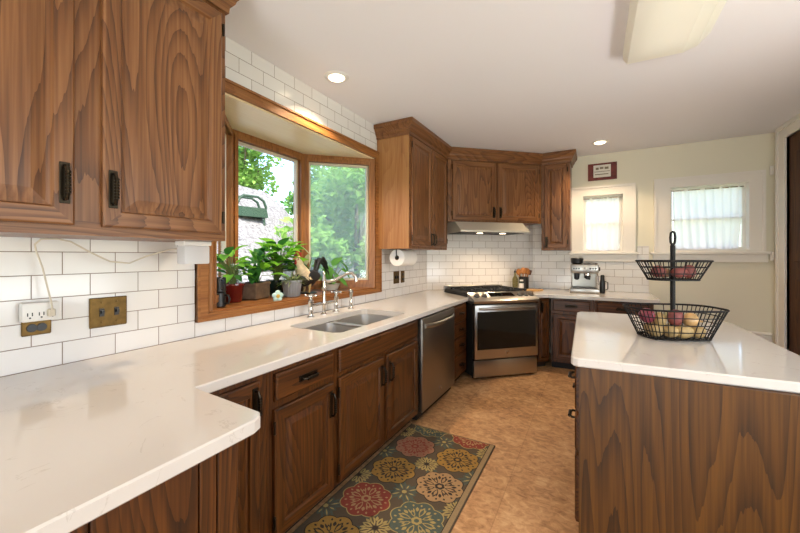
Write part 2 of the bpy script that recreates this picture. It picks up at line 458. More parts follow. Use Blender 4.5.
def back_window(name, r, mid):
    x0, x1, z0, z1 = r; y = YB+.075; w = .03
    f = MB(); f.prism(rect(x0, x1, z0, z1), y, y+.035, [rect(x0+w, x1-w, z0+w, z1-w)], XZ)
    f.box(x0+w, x1-w, y, y+.03, mid-.011, mid+.011)
    o = struct(f.build(name, PAINTW, smooth=0))
    g = MB(); g.box(x0+w, x1-w, y+.014, y+.018, z0+w, z1-w); g.build('pane', PANE, o, smooth=0)
    return o
back_window('window_4', WL1, 1.58); back_window('window_5', WR1, 1.59)
# doorway on the right wall
f = MB()
f.prism([(3.60, 0), (4.545, 0), (4.545, 2.255), (3.60, 2.255)][0:0] or rect(3.52, 4.745, 0, 2.38), XR-.02, XR, [rect(3.72, 4.545, -.0+.001, 2.255)], YZ)
f.prism(rect(3.52, 4.60, .001, 2.315), XR-.035, XR, [rect(3.72, 4.545, .002, 2.255)], YZ)
f.prism(rect(3.5, 4.75, .001, 2.386), XR-.03, XR, [rect(3.54, 4.715, .002, 2.35)], YZ)
struct(f.build('trim_4', PAINTW, smooth=0))
f = MB(); f.box(XR-.004, XR+.04, 3.72, 4.543, .01, 2.253)
for z0, z1 in ((.2, 1.0), (1.15, 2.1)): 
    for y0, y1 in ((3.82, 4.09), (4.17, 4.44)): f.box(XR-.012, XR+.0, y0, y1, z0, z1, .006)
struct(f.build('door_1', DOORW))
f = MB(); f.box(2.27, XR-.02, YB-.02, YB, .001, .43, .004); f.box(2.27, XR-.02, YB-.035, YB, .43, .46, .008)
struct(f.build('baseboard_back', PAINTW, smooth=0))
f = MB()
for z in (1.2, 2.02): f.cyl((XR-.03, YB-.03, z-.045), (XR-.03, YB-.03, z+.045), .011, n=10); f.box(XR-.032, XR-.02, YB-.065, YB-.03, z-.04, z+.04)
struct(f.build('trim_5', PAINTW))

# ---- bay window
P0, P1, P2, P3 = (0, BY0), (-.45, BY0+.45), (-.45, BY1-.45), (0, BY1)
f = MB()
f.prism(rect(1.055, 2.83, .868, 2.15), 0, .02, [rect(BY0, BY1, BZ0, BZ1)], YZ, bev=.004)
f.prism(rect(1.055, 2.83, .868, 2.15), .002, .028, [rect(1.068, 2.817, .881, 2.137)], YZ)
struct(f.build('trim_6', TRIMW['Y'], smooth=0))
f = MB(); f.prism([(.028, BY0), (.028, BY1), (-.1, BY1), P2[:1]+(P2[1],), P1, (-.1, BY0)][0:0] or [(.0, BY0), (.0, BY1), P2, P1], BZ0-.025, BZ0+.01)
struct(f.build('trim_7', TRIMW['Y'], smooth=0))
f = MB(); f.prism([(0, BY0), (0, BY1), P2, P1], BZ1-.012, BZ1+.03)
struct(f.build('trim_8', BAYC, smooth=0))
def bay_window(name, a, b, glass, sashm):
    a = Vector((a[0], a[1], 0)); b = Vector((b[0], b[1], 0)); L = (b-a).length; ang = math.atan2(b.y-a.y, b.x-a.x)
    z0, z1 = BZ0+.01, BZ1-.012
    f = MB(); w = .055
    f.prism(rect(0, L, z0, z1), -.03, .05, [rect(w, L-w, z0+.07, z1-.06)], XZ, bev=.0)
    f.prism(rect(w*.5, L-w*.5, z0+.035, z1-.03), -.04, -.02, [rect(w, L-w, z0+.07, z1-.06)], XZ)
    o = struct(f.build(name, TRIMW['Z'], loc=(a.x, a.y, 0), rot=(0, 0, ang), smooth=0))
    s = MB(); s.prism(rect(w-.002, L-w+.002, z0+.068, z1-.058), .0, .03, [rect(w+.016, L-w-.016, z0+.088, z1-.078)], XZ)
    s.build('sash', sashm, o, smooth=0)
    g = MB(); g.box(w+.01, L-w-.01, .012, .016, z0+.08, z1-.07); g.build('pane', glass, o, smooth=0)
    return o
SASH = plain('pale_sash', lin(206, 196, 172), .5)
bay_window('window_1', P1, P2, PANE, SASH)
bay_window('window_2', P2, P3, SCREEN, SASH)
bay_window('window_3', P0, P1, PANE, SASH)
f = MB()
for p in (P1, P2): f.cyl((p[0]-.005, p[1], BZ0), (p[0]-.005, p[1], BZ1), .05, n=4)
struct(f.build('trim_9', TRIMW['Z'], smooth=0))
# roof and apron of the bay outside
f = MB(); f.prism([(-.1, BY0-.1), (-.1, BY1+.1), (P2[0]-.1, P2[1]+.05), (P1[0]-.1, P1[1]-.05)], BZ1+.04, BZ1+.3); f.prism([(-.1, BY0-.1), (-.1, BY1+.1), (P2[0]-.1, P2[1]+.05), (P1[0]-.1, P1[1]-.05)], .3, BZ0-.03)
struct(f.build('trim_10', plain('exterior_white_siding', lin(222, 220, 214), .7), smooth=0))

# ------------------------------------------------------------------ worktops
def counter_run():
    k = (.655, 3.455)
    outer = [(0.002, -.9), (1.02, -.9), (.995, .60), (.985, .625), (.965, .64), (.66, .655), (.655, .66), k,
             (.262, 3.848), (.756+.008, 4.356), (.645, 4.475)]
    # along the diagonal wall back to the left wall
    outer += [(0.004, 3.93)]
    hole = []
    x0, x1, y0, y1, r = .185, .565, 1.49, 2.29, .055
    for cx, cy, q0 in ((x1-r, y0+r, -90), (x1-r, y1-r, 0), (x0+r, y1-r, 90), (x0+r, y0+r, 180)):
        for i in range(5): q = R(q0+i*22.5); hole.append((cx+r*math.cos(q), cy+r*math.sin(q)))
    f = MB(); f.prism(outer, CT-TH, CT, [hole], bev=.004)
    return tag(f.build('worktop', QUARTZ, smooth=0), 'long white quartz worktop under the bay window, turning into the peninsula at front left', 'countertop')
counter_run()
f = MB(); f.prism([(.65, 4.483), (1.048, 4.84), (1.05, 4.846), (2.25, 4.846), (2.25, 4.14), (2.235, 4.13), (1.30, 4.13), (1.132, 3.992), (.772, 4.352)], CT-TH, CT, bev=.004)
tag(f.build('worktop', QUARTZ, smooth=0), 'white quartz worktop along the cream wall right of the stove', 'countertop')

# ------------------------------------------------------------------ cabinet kit (local: x along the front, -y out of the front, z up)
DPROF = [(0, 0), (0, -.015), (.006, -.02), (.047, -.02), (.052, -.011), (.062, -.010), (.088, -.018)]
def pull(parent, x, z, vertical=True, y=-.02, L=.1):
    f = MB(); pl = MB()
    def P(a, b, c): return (x+b, y+c, z+a) if vertical else (x+a, y+c, z+b)
    h = L/2
    w, hh = (.013, h+.012) if vertical else (h+.012, .013)
    f.box(x-w, x+w, y-.004, y, z-hh, z+hh, .0015)
    f.tube([P(-h, 0, 0), P(-h, 0, -.018), P(-h*.6, 0, -.026), P(0, 0, -.028), P(h*.6, 0, -.026), P(h, 0, -.018), P(h, 0, 0)], .0055, 8)
    for i in range(-3, 4): f.tube([P(i*h*.2-.0035, 0, -.0275), P(i*h*.2+.0035, 0, -.0275)], .0078, 8)
    return f.build('handle', BRONZE, parent)
def hinge_pair(parent, x, z0, z1):
    for z in (z0, z1):
        f = MB(); f.cyl((x, -.018, z-.018), (x, -.018, z+.018), .005, n=8); f.ball((x, -.018, z+.021), .006, 8); f.ball((x, -.018, z-.021), .006, 8)
        f.build('hinge', BRONZE, parent)
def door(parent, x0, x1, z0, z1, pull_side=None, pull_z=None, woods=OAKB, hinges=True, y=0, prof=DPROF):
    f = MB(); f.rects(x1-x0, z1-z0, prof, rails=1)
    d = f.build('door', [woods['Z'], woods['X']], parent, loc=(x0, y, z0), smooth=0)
    w, h = x1-x0, z1-z0
    if pull_side:
        px = w-.026 if pull_side == 'R' else .026
        pull(d, px, (pull_z-z0) if pull_z is not None else h/2, True)
        if hinges: hinge_pair(d, -.004 if pull_side == 'R' else w+.004, .07, h-.07)
    return d
def drawer(parent, x0, x1, z0, z1, woods=OAKB, handle=True, y=0, L=.09, name='drawer'):
    f = MB(); f.rects(x1-x0, z1-z0, [(0, 0), (0, -.014), (.008, -.02)])
    d = f.build(name, woods['X'], parent, loc=(x0, y, z0), smooth=0)
    if handle: pull(d, (x1-x0)/2, (z1-z0)/2, False, L=L)
    return d
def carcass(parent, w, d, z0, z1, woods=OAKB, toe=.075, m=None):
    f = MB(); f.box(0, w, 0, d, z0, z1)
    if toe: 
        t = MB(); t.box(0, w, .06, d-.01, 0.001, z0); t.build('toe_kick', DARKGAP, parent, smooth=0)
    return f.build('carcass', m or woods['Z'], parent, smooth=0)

BT = CT-TH-.001      # top of the base cabinets
XF = .632            # face of the base run
# corner base cabinet in the angle of the run and the peninsula
t = thing('base_cabinet', 'corner base cabinet with one narrow dark door in the angle of the peninsula', 'cabinet', (XF, .665, 0), 90)
carcass(t, .29, .60, .075, BT)
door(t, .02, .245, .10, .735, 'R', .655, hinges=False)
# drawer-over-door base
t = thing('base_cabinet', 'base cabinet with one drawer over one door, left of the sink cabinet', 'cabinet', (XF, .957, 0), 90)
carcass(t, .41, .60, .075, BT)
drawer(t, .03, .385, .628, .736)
door(t, .025, .39, .088, .598, 'R', .50)
# sink base
t = thing('base_cabinet', 'wide sink cabinet with a plain false front over two doors', 'cabinet', (XF, 1.369, 0), 90)
f = MB(); w, d = .945, .60                                          # open top box so the bowls hang inside
f.box(0, w, 0, .02, .075, BT); f.box(0, .018, .02, d, .075, BT); f.box(w-.018, w, .02, d, .075, BT); f.box(.018, w-.018, .02, d, .075, .095); f.box(.018, w-.018, d-.01, d, .095, BT)
f.build('carcass', OAKB['Z'], t, smooth=0)
f = MB(); f.box(0, w, .06, d-.01, .001, .075); f.build('toe_kick', DARKGAP, t, smooth=0)
drawer(t, .02, .915, .63, .745, handle=False, name='false_front')
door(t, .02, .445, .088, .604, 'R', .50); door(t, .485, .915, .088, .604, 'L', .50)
# dishwasher
t = thing('dishwasher', 'stainless steel dishwasher with a bowed bar handle beside the sink cabinet', 'dishwasher', (XF, 2.322, 0), 90)
f = MB(); f.box(0, .71, .01, .58, .02, BT-.002); f.build('tub', DARKGAP, t, smooth=0)
f = MB(); f.box(.012, .698, -.03, .01, .075, .748, .006, 2); f.build('door', STEELD, t)
f = MB(); f.tube([(.06+.59*i/10, -.035-.045*(1-abs(i/5-1)**3), .69) for i in range(11)], [.013]*11, 10, flat=(1.25, .7)); f.build('handle', STEEL, t)
f = MB(); f.lathe([(.016, 0), (.016, -.003), (.011, -.004)], (.36, -.03, .15), 20, 'Y'); f.build('badge', CHROME, t)
# narrow drawers
t = thing('base_cabinet', 'narrow four drawer base cabinet between dishwasher and stove', 'cabinet', (XF, 3.034, 0), 90)
carcass(t, .40, .34, .075, BT)
for z0, z1 in ((.60, .735), (.46, .58), (.31, .44), (.10, .29)): drawer(t, .02, .355, z0, z1, L=.07)
# angled cabinet right of the stove
t = thing('base_cabinet', 'very narrow angled base cabinet squeezed against the right side of the stove', 'cabinet', (1.197, 4.078, 0), 45)
carcass(t, .155, .30, .075, BT)
door(t, .012, .14, .10, .735, 'L', .66, hinges=False, prof=[(0, 0), (0, -.015), (.006, -.02), (.022, -.02), (.026, -.011), (.030, -.010), (.042, -.018)])
# back run
t = thing('base_cabinet', 'base cabinet under the espresso machine with one drawer over a door', 'cabinet', (1.325, 4.185, 0), 0)
carcass(t, .40, .62, .075, BT)
drawer(t, .02, .36, .62, .735); door(t, .02, .36, .10, .59, 'R', .50)
t = thing('base_cabinet', 'base cabinet at the right end of the back worktop, behind the island', 'cabinet', (1.727, 4.185, 0), 0)
carcass(t, .48, .62, .075, BT)
drawer(t, .02, .46, .62, .735); door(t, .02, .46, .10, .59, 'L', .50)
# peninsula
t = thing('peninsula_cabinet', 'oak peninsula cabinet at front left, its grooved end panel facing the island', 'cabinet', (.945, -.85, 0), 90)
f = MB(); f.box(0, 1.44, .02, .94, .002, BT); f.build('carcass', OAKB['Z'], t, smooth=0)
f = MB()
for a, b in ((0, .42), (.424, .80), (.804, 1.13), (1.134, 1.335), (1.339, 1.38), (1.384, 1.44)): f.box(a, b, 0, .02, .002, BT, .002)
f.build('end_panel', OAKB['Z'], t, smooth=0)

# wall cabinets
UD = .33; UZ0, UZ1 = 1.265, 2.275
UPROF = [(0, 0), (0, -.015), (.006, -.02), (.05, -.02), (.056, -.011), (.066, -.010), (.1, -.018)]
def crown(parent, path, woods=OAK):
    """crown moulding swept along a horizontal local path (x,y), outward = left-hand normal is negative y side"""
    f = MB(); prof = [(0.0, 2.262), (.012, 2.262), (.014, 2.285), (.03, 2.305), (.034, 2.318), (.052, 2.345), (.06, 2.352), (.06, 2.384), (0, 2.384)]
    n = len(path); rings = []
    for i, p in enumerate(path):
        p = Vector(p)
        a = (p-Vector(path[i-1])).normalized() if i else None; b = (Vector(path[i+1])-p).normalized() if i < n-1 else None
        na = Vector((a.y, -a.x)) if a else None; nb = Vector((b.y, -b.x)) if b else None
        mm = na or nb
        if na and nb: mm = na+nb; mm = mm/(mm.dot(mm)/2)
        rings.append([f.bm.verts.new((p.x+mm.x*o, p.y+mm.y*o, z)) for o, z in prof])
    m_ = len(prof)
    for A, B in zip(rings, rings[1:]):
        for k in range(m_): f.bm.faces.new((A[k], A[(k+1) % m_], B[(k+1) % m_], B[k]))
    f.bm.faces.new(rings[0]); f.bm.faces.new(rings[-1][::-1])
    return f.build('crown_moulding', woods['X'], parent, smooth=0)
t = thing('wall_cabinet', 'large two door oak wall cabinet filling the upper left, above the brass switch plate', 'cabinet', (UD, -.25, 0), 90)
f = MB(); f.box(0, 1.24, 0, UD-.002, UZ0, UZ1+.1); f.build('carcass', OAK['Z'], t, smooth=0)
f = MB(); f.box(0, 1.24, -.002, .0, UZ0, UZ0+.045, 0); f.build('bottom_rail', OAK['X'], t, smooth=0)
door(t, .12, .712, UZ0+.03, 2.24, 'R', 1.42, OAK, prof=UPROF); door(t, .785, 1.215, UZ0+.03, 2.24, 'L', 1.42, OAK, prof=UPROF)
crown(t, [(0, 0), (1.24, 0), (1.24, UD-.004)])
t = thing('wall_cabinet', 'oak wall cabinet right of the bay window with a paper towel roll under it', 'cabinet', (UD, 2.785, 0), 90)
f = MB(); f.box(0.004, .925, .0, UD-.002, UZ0, UZ1+.1); f.build('carcass', OAK['Z'], t, smooth=0)
f = MB(); f.box(0, .004, 0, UD-.002, UZ0, UZ1); f.build('side_panel', OAKP, t, smooth=0)
door(t, .03, .475, UZ0+.025, 2.25, 'R', 1.36, OAK, prof=UPROF); door(t, .49, .885, UZ0+.025, 2.25, 'L', 1.36, OAK, prof=UPROF)
crown(t, [(0, UD-.004), (0, 0), (.93, 0)])
t = thing('wall_cabinet', 'short two door oak wall cabinet above the range hood', 'cabinet', (.335, 3.722, 0), 43.5)
f = MB(); f.box(0, 1.175, 0, .30, 1.58, UZ1+.1); f.build('carcass', OAK['Z'], t, smooth=0)
door(t, .05, .575, 1.60, 2.25, 'R', 1.69, OAK, prof=UPROF); door(t, .605, 1.13, 1.60, 2.25, 'L', 1.69, OAK, prof=UPROF)
crown(t, [(-.02, 0), (1.2, 0)])
t = thing('wall_cabinet', 'narrow one door oak wall cabinet left of the smaller curtained window', 'cabinet', (1.19, 4.53, 0), 0)
f = MB(); f.box(0, .298, 0, UD-.004, UZ0, UZ1+.1); f.build('carcass', OAK['Z'], t, smooth=0)
door(t, .03, .27, UZ0+.025, 2.25, 'L', 1.36, OAK, prof=[(0, 0), (0, -.015), (.006, -.02), (.045, -.02), (.05, -.011), (.06, -.010), (.08, -.018)])
crown(t, [(-.01, 0), (.298, 0), (.298, UD-.006)])

# ------------------------------------------------------------------ sink, taps
t = thing('kitchen_sink', 'double bowl stainless undermount sink below the bay window', 'sink', (0, 0, CT))
def bowl(x0, x1, y0, y1, dep):
    f = MB(); r = .05; th = .004
    def ring(z, ins, rr):
        pts = []
        for cx, cy, q0 in ((x1-ins-rr, y0+ins+rr, -90), (x1-ins-rr, y1-ins-rr, 0), (x0+ins+rr, y1-ins-rr, 90), (x0+ins+rr, y0+ins+rr, 180)):
            for i in range(5): q = R(q0+i*22.5); pts.append(f.bm.verts.new((cx+rr*math.cos(q), cy+rr*math.sin(q), z)))
        return pts
    rs = [ring(-TH-.001, -.012, r), ring(-TH-.001, .0, r), ring(-dep+.03, .012, r), ring(-dep, .045, .02)]
    out = [ring(-dep-.006, .045, .02), ring(-dep+.02, .0, r), ring(-TH-.004, -.012, r)]
    al = rs+out; n = 20
    for A, B in zip(al, al[1:]+[al[0]]):
        if A is rs[-1]: continue
        for k in range(n): f.bm.faces.new((A[k], A[(k+1) % n], B[(k+1) % n], B[k]))
    f.bm.faces.new(rs[-1]); f.bm.faces.new(out[0][::-1])
    b = f.build('bowl', SINKM, t)
    g = MB(); g.lathe([(.04, -dep+.001), (.04, -dep+.004), (.03, -.002-dep+.004)], ((x0+x1)/2, (y0+y1)/2, 0), 20); g.build('drain', CHROME, b)
bowl(.195, .555, 1.50, 1.875, .19); bowl(.195, .555, 1.905, 2.28, .19)
f = MB(); f.box(.195, .555, 1.868, 1.912, -TH-.012, -TH+.0005, .003); f.build('divider', SINKM, t)

t = thing('bridge_faucet', 'polished nickel bridge faucet with two cross handles behind the sink', 'faucet', (.095, 1.93, CT))
for yy in (-.135, .135):
    f = MB(); f.lathe([(.026, 0), (.026, .006), (.016, .012), (.013, .03), (.018, .045), (.014, .06), (.014, .085), (.02, .095), (.02, .11), (.012, .118), (.012, .13)], (0, yy, 0), 16)
    f.build('valve', CHROME, t)
    f = MB(); f.lathe([(.014, .13), (.016, .138), (.014, .147), (.007, .155)], (0, yy, 0), 12)
    for q in range(4):
        a = R(q*90+25); f.tube([(0, yy, .141), (.03*math.cos(a), yy+.03*math.sin(a), .143)], .0055, 8); f.ball((.034*math.cos(a), yy+.034*math.sin(a), .1435), .0095, 8)
    f.build('cross_handle', CHROME, t)
f = MB(); f.tube([(0, -.135, .075), (0, .135, .075)], .009, 10); f.build('bridge', CHROME, t)
f = MB(); f.lathe([(.024, 0), (.024, .006), (.013, .014), (.011, .06), (.017, .07), (.017, .085), (.012, .1), (.012, .16), (.02, .168), (.022, .18), (.014, .19), (.013, .23), (.018, .236), (.013, .26), (.008, .28), (.012, .29), (.002, .30)], (0, 0, 0), 16); f.build('body', CHROME, t)
f = MB(); f.tube([(0, 0, .235), (.02, .02, .228), (.05, .055, .235), (.08, .09, .262), (.11, .12, .285), (.135, .145, .285), (.152, .162, .262), (.156, .168, .225)], [.013, .013, .012, .012, .0115, .0115, .0115, .014], 12); f.build('spout', CHROME, t)
t = thing('sink_sprayer', 'polished nickel side sprayer standing right of the bridge faucet', 'sprayer', (.105, 2.235, CT))
f = MB(); f.lathe([(.024, 0), (.024, .006), (.015, .014), (.012, .04), (.016, .05)], n=16); f.build('base', CHROME, t)
f = MB(); f.lathe([(.014, .05), (.010, .07), (.013, .10), (.018, .125), (.018, .14), (.01, .15)], n=16); f.build('head', CHROME, t)

# ------------------------------------------------------------------ stove and hood
t = thing('stove', 'slide in stainless gas stove with black oven window set across the corner', 'stove', (.714, 3.394, 0), 45)
W = .71; D = .63
f = MB(); f.box(.004, W-.004, .012, D, .03, CT-.02); f.build('body', DARKGAP, t, smooth=0)
f = MB(); f.box(.004, W-.004, -.016, .012, .025, .188, .005, 2); f.build('drawer', STEEL, t)
f = MB(); f.box(.004, W-.004, -.03, .012, .203, .725, .005, 2); d_ = f.build('oven_door', STEEL, t)
f = MB(); f.box(.03, W-.03, -.0335, -.029, .295, .66, .002); f.build('oven_window', BGLASS, d_)
f = MB(); f.tube([(.05+.61*i/10, -.035-.04*(1-abs(i/5-1)**4), .690+.006*(1-abs(i/5-1)**2)) for i in range(11)], [.013]*11, 10, flat=(1, .8)); f.build('handle', STEEL, d_)
f = MB(); f.lathe([(.013, 0), (.013, -.003), (.008, -.004)], (W/2, -.03, .255), 20, 'Y'); f.build('badge', CHROME, d_)
f = MB()                                                           # bowed, sloping control panel
n_ = 12; vs1 = []
for i in range(n_+1):
    x = -.008+(W+.016)*i/n_; b = .028*(1-(2*i/n_-1)**2)
    vs1.append([(x, .012, .735), (x, -.03-b, .742), (x, -.038-b, .765), (x, -.026-b*.9, .782), (x, .10, .838), (x, .10, .74)])
m_ = 6; V = [p for r_ in vs1 for p in r_]
F = [[i*m_+k, i*m_+(k+1) % m_, (i+1)*m_+(k+1) % m_, (i+1)*m_+k] for i in range(n_) for k in range(m_)]+[list(range(m_)), [n_*m_+k for k in range(m_)][::-1]]
f.raw(V, F); cp = f.build('control_panel', STEEL, t)
SL = math.atan2(.056, .14)
f = MB(); f.box(.2, .47, .0, .078, -.002, .002, .001, mat=Matrix.Translation((0, -.022, .7855)) @ Matrix.Rotation(SL, 4, 'X') @ Matrix.Translation((0, .03, .004))); f.build('display', BGLASS, cp)
for kx in (.055, .135, .535, .60, .665):
    b = .028*(1-(2*kx/W-1)**2)*.3
    f = MB(); q = Matrix.Translation((kx, .03-b, .806)) @ Matrix.Rotation(SL, 4, 'X')
    f.mi = 1; f.lathe([(.029, -.004), (.029, .004), (.027, .006)], n=18); f.mi = 0
    f.lathe([(.022, .004), (.022, .012), (.019, .03), (.016, .032)], n=18); f.box(-.004, .004, -.018, .018, .03, .038); f.xf(q); f.build('knob', [STEEL, BLACKP], cp)
CZ_ = .827
f = MB(); f.box(-.012, W+.012, .10, D+.035, CT+.001, CZ_, .003); f.build('cooktop', IRON, t)
f = MB(); f.box(-.012, W+.012, D-.01, D+.04, CT+.002, .862, .004)
for i in range(3): pass
f.build('back_trim', STEEL, t)
for gx in (.03, .255, .48):
    f = MB(); zz = CZ_+.024; gw = .2
    for yy in (.12, .34, .57): f.box(gx, gx+gw, yy-.006, yy+.006, zz-.008, zz+.004)
    for xx in (gx+.006, gx+gw-.006): f.box(xx-.006, xx+.006, .12, .57, zz-.008, zz+.004)
    for yy in (.23, .455):
        for q in range(4):
            a = R(45+90*q); f.box(-.006, .006, .025, .1, -.008, .008, mat=Matrix.Translation((gx+gw/2, yy, zz)) @ Matrix.Rotation(a, 4, 'Z'))
    for xx in (gx+.01, gx+gw-.01):
        for yy in (.125, .565): f.box(xx-.008, xx+.008, yy-.008, yy+.008, CZ_, zz)
    g_ = f.build('grate', IRON, t, smooth=0)
for bx in (.13, .355, .58):
    for yy in (.23, .455):
        f = MB(); f.lathe([(.045, CZ_), (.045, CZ_+.008), (.03, CZ_+.014), (.008, CZ_+.016)], (bx, yy, 0), 18); f.build('burner', BLACKP, t)
for fx in (.04, W-.04):
    for fy in (.06, D-.06):
        f = MB(); f.cyl((fx, fy, 0), (fx, fy, .03), .016, n=10); f.build('foot', BLACKP, t)

t = thing('range_hood', 'slim stainless range hood with two lit lamps under the short wall cabinet', 'range hood', (.335, 3.722, 0), 43.5)
f = MB(); x0, x1 = .08, .91
V = [(x0, .28, 1.578), (x1, .28, 1.578), (x1, -.02, 1.578), (x0, -.02, 1.578), (x0, .28, 1.46), (x1, .28, 1.46), (x1, -.16, 1.46), (x0, -.16, 1.46), (x1, -.16, 1.478), (x0, -.16, 1.478)]
f.raw(V, [(0, 1, 2, 3), (4, 7, 6, 5), (3, 2, 8, 9), (9, 8, 6, 7), (0, 4, 5, 1), (1, 5, 6, 8, 2), (0, 3, 9, 7, 4)]); f.build('canopy', plain('hood_brushed_steel', lin(206, 200, 186), .5, .45), t, smooth=0)
f = MB(); f.box(x0+.02, x1-.02, -.13, .26, 1.455, 1.462); f.build('filter', IRON, t, smooth=0)
hl = []
for xx in (.36, .64):
    f = MB(); f.lathe([(.035, 1.449), (.03, 1.456)], (xx, -.05, 0), 16); f.build('lamp', HOODL, t)
    ld = bpy.data.lights.new('hood_lamp', 'SPOT'); ld.energy = 13; ld.spot_size = R(150); ld.spot_blend = .8; ld.shadow_soft_size = .03; ld.color = (1, .74, .48)
    lo = bpy.data.objects.new('hood_lamp', ld); C.objects.link(lo); lo.parent = t; lo.location = (xx, -.05, 1.44)

# ------------------------------------------------------------------ island
IT = [(1.64, 1.615), (2.455, 1.672), (2.445, 2.90), (2.41, 2.985), (2.33, 3.01), (1.72, 3.01), (1.635, 2.985), (1.615, 2.93)]
f = MB(); ro = []
f.prism([(1.640, 1.64), (1.648, 1.622), (1.665, 1.616)]+IT[1:], CT-TH, CT, bev=.005)
tag(f.build('worktop', QUARTZ, smooth=0), 'white quartz island worktop holding the wire fruit basket', 'countertop')
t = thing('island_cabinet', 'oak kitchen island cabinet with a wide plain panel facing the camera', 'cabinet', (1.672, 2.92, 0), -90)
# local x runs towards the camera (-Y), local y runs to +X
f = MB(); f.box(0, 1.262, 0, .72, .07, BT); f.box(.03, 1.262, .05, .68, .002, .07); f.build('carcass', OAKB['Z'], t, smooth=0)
f = MB()
V = [(1.263, 0, .055), (1.268, 0, .055), (1.268, 0, BT), (1.263, 0, BT), (1.263, .74, .055), (1.216, .74, .055), (1.216, .74, BT), (1.263, .74, BT)]
f.box(1.263, 1.285, -.004, .74, .055, BT); f.build('end_panel', ISLW, t, smooth=0)
for i, x0 in enumerate((.02, .44, .85)):
    drawer(t, x0, x0+.395, .56, .735, L=.08)
    drawer(t, x0, x0+.395, .395, .54, L=.08)
    drawer(t, x0, x0+.395, .10, .375, handle=False)

# ------------------------------------------------------------------ lamps in the ceiling
def downlight(x, y, label, power):
    t = thing('recessed_light', label, 'ceiling light', (x, y, ZC), 0, 'recessed ceiling lights')
    f = MB(); f.lathe([(.052, -.002), (.056, -.008), (.075, -.006), (.082, -.001), (.082, .0)], n=32, cap=False); f.lathe([(.052, -.002), (.05, .0)], n=32, cap=False)
    f.build('trim_ring', WHITEP, t)
    f = MB(); f.lathe([(.05, -.001), (.046, -.012), (.03, -.018), (.01, -.02)], n=24); f.build('bulb', BULB, t)
    ld = bpy.data.lights.new('downlight', 'SPOT'); ld.energy = power; ld.spot_size = R(125); ld.spot_blend = .6; ld.shadow_soft_size = .05; ld.color = (1, .76, .5)
    lo = bpy.data.objects.new('downlight', ld); C.objects.link(lo); lo.parent = t; lo.location = (0, 0, -.03)
    return t
downlight(.245, 1.88, 'recessed ceiling light close to the tiled wall above the bay window', 110)
downlight(1.775, 4.345, 'recessed ceiling light over the sign and the smaller curtained window', 60)
downlight(1.3, -1.0, 'unseen recessed ceiling light added behind the camera', 30)  # unseen lamp, added to light the near end of the room

t = thing('ceiling_light', 'long wraparound fluorescent ceiling fixture with a yellowed plastic cover above the island', 'ceiling light', (2.045, 1.75, ZC))
f = MB(); f.box(-.13, .13, -.68, .72, -.03, -.0005); f.build('pan', WHITEP, t, smooth=0)
prof = [(-.18, -.012), (-.178, -.05), (-.158, -.08), (.09, -.084), (.15, -.066), (.205, -.012)]
n_ = len(prof); V = []
for y, k in ((-.74, 1), (.74, 1), (.755, .93)):
    V += [(a*k, y, b if k == 1 else -.012+(b+.012)*.82) for a, b in prof]
F = [[j*n_+i, j*n_+i+1, (j+1)*n_+i+1, (j+1)*n_+i] for j in range(2) for i in range(n_-1)]+[list(range(n_)), [2*n_+i for i in range(n_)][::-1]]
f = MB(); f.raw(V, F); f.build('lens', LENS, t, smooth=0)
ld = bpy.data.lights.new('lens_fill_light', 'AREA'); ld.shape = 'RECTANGLE'; ld.size = .2; ld.size_y = 1.3; ld.energy = .3; ld.color = (1, .96, .86)  # weak light added inside so the unlit-looking cover reads whiter
lo = bpy.data.objects.new('lens_fill_light', ld); C.objects.link(lo); lo.parent = t; lo.location = (0, 0.02, -.034)

# ------------------------------------------------------------------ wall plates, cord, sign
t = thing('switch_plate', 'wide antique brass double switch plate on the white tile below the large wall cabinet', 'switch plate', (0.001, .6875, .972), 90)
f = MB(); f.box(-.066, .066, -.006, 0, -.06, .06, .003); f.build('plate', BRASS, t)
for xx in (-.025, .027):
    f = MB(); f.box(xx-.008, xx+.008, -.009, -.006, -.016, .016); f.box(xx-.005, xx+.005, -.02, -.009, -.004, .008); f.build('toggle', BLACKP, t)
    f = MB()
    for zz in (-.04, .04): f.lathe([(.004, -.006), (.003, -.008)], (xx, 0, zz), 10, 'Y')
    f.build('screw', BRASS, t)
t = thing('wall_outlet', 'brass outlet plate at far left with a white plug adapter above it', 'outlet', (0.001, .468, .953), 90)
f = MB(); f.box(-.04, .04, -.006, 0, -.035, .04, .003); f.build('plate', BRASS, t)
f = MB(); 
for xx in (-.013, .013): f.lathe([(.015, -.006), (.014, -.01)], (xx, 0, -.008), 16, 'Y')
f.build('socket', BLACKP, t)
t = thing('plug_adapter', 'white three socket plug adapter plugged into the brass outlet at far left', 'adapter', (0.008, .471, 1.003), 90)
f = MB(); f.box(-.05, .05, -.034, 0, -.032, .034, .005, 2); f.build('body', WHITEP, t)
for xx in (-.03, 0, .03):
    f = MB()
    for s_ in (-.006, .006): f.box(xx+s_-.0015, xx+s_+.0015, -.0345, -.033, -.012, .0)
    f.lathe([(.003, -.0332), (.003, -.0348)], (xx, 0, -.018), 8, 'Y'); f.build('socket', BLACKP, t)
f = MB(); f.tube([(.042, .495, .997), (.055, .495, 1.0), (.06, .494, 1.02), (.05, .488, 1.07), (.045, .472, 1.16), (.05, .455, 1.215), (.06, .448, 1.24), (.075, .46, 1.258), (.085, .50, 1.260), (.08, .54, 1.252), (.07, .60, 1.215), (.06, .67, 1.178), (.055, .74, 1.170), (.07, .80, 1.20), (.12, .86, 1.225), (.16, .91, 1.238)], .003, 6)
f.box(.041, .058, .485, .505, .985, 1.012, .003)
tag(f.build('power_cord', plain('ivory_cord', lin(206, 194, 174), .5)), 'thin white cord looping from the plug adapter up under the large wall cabinet', 'cord')
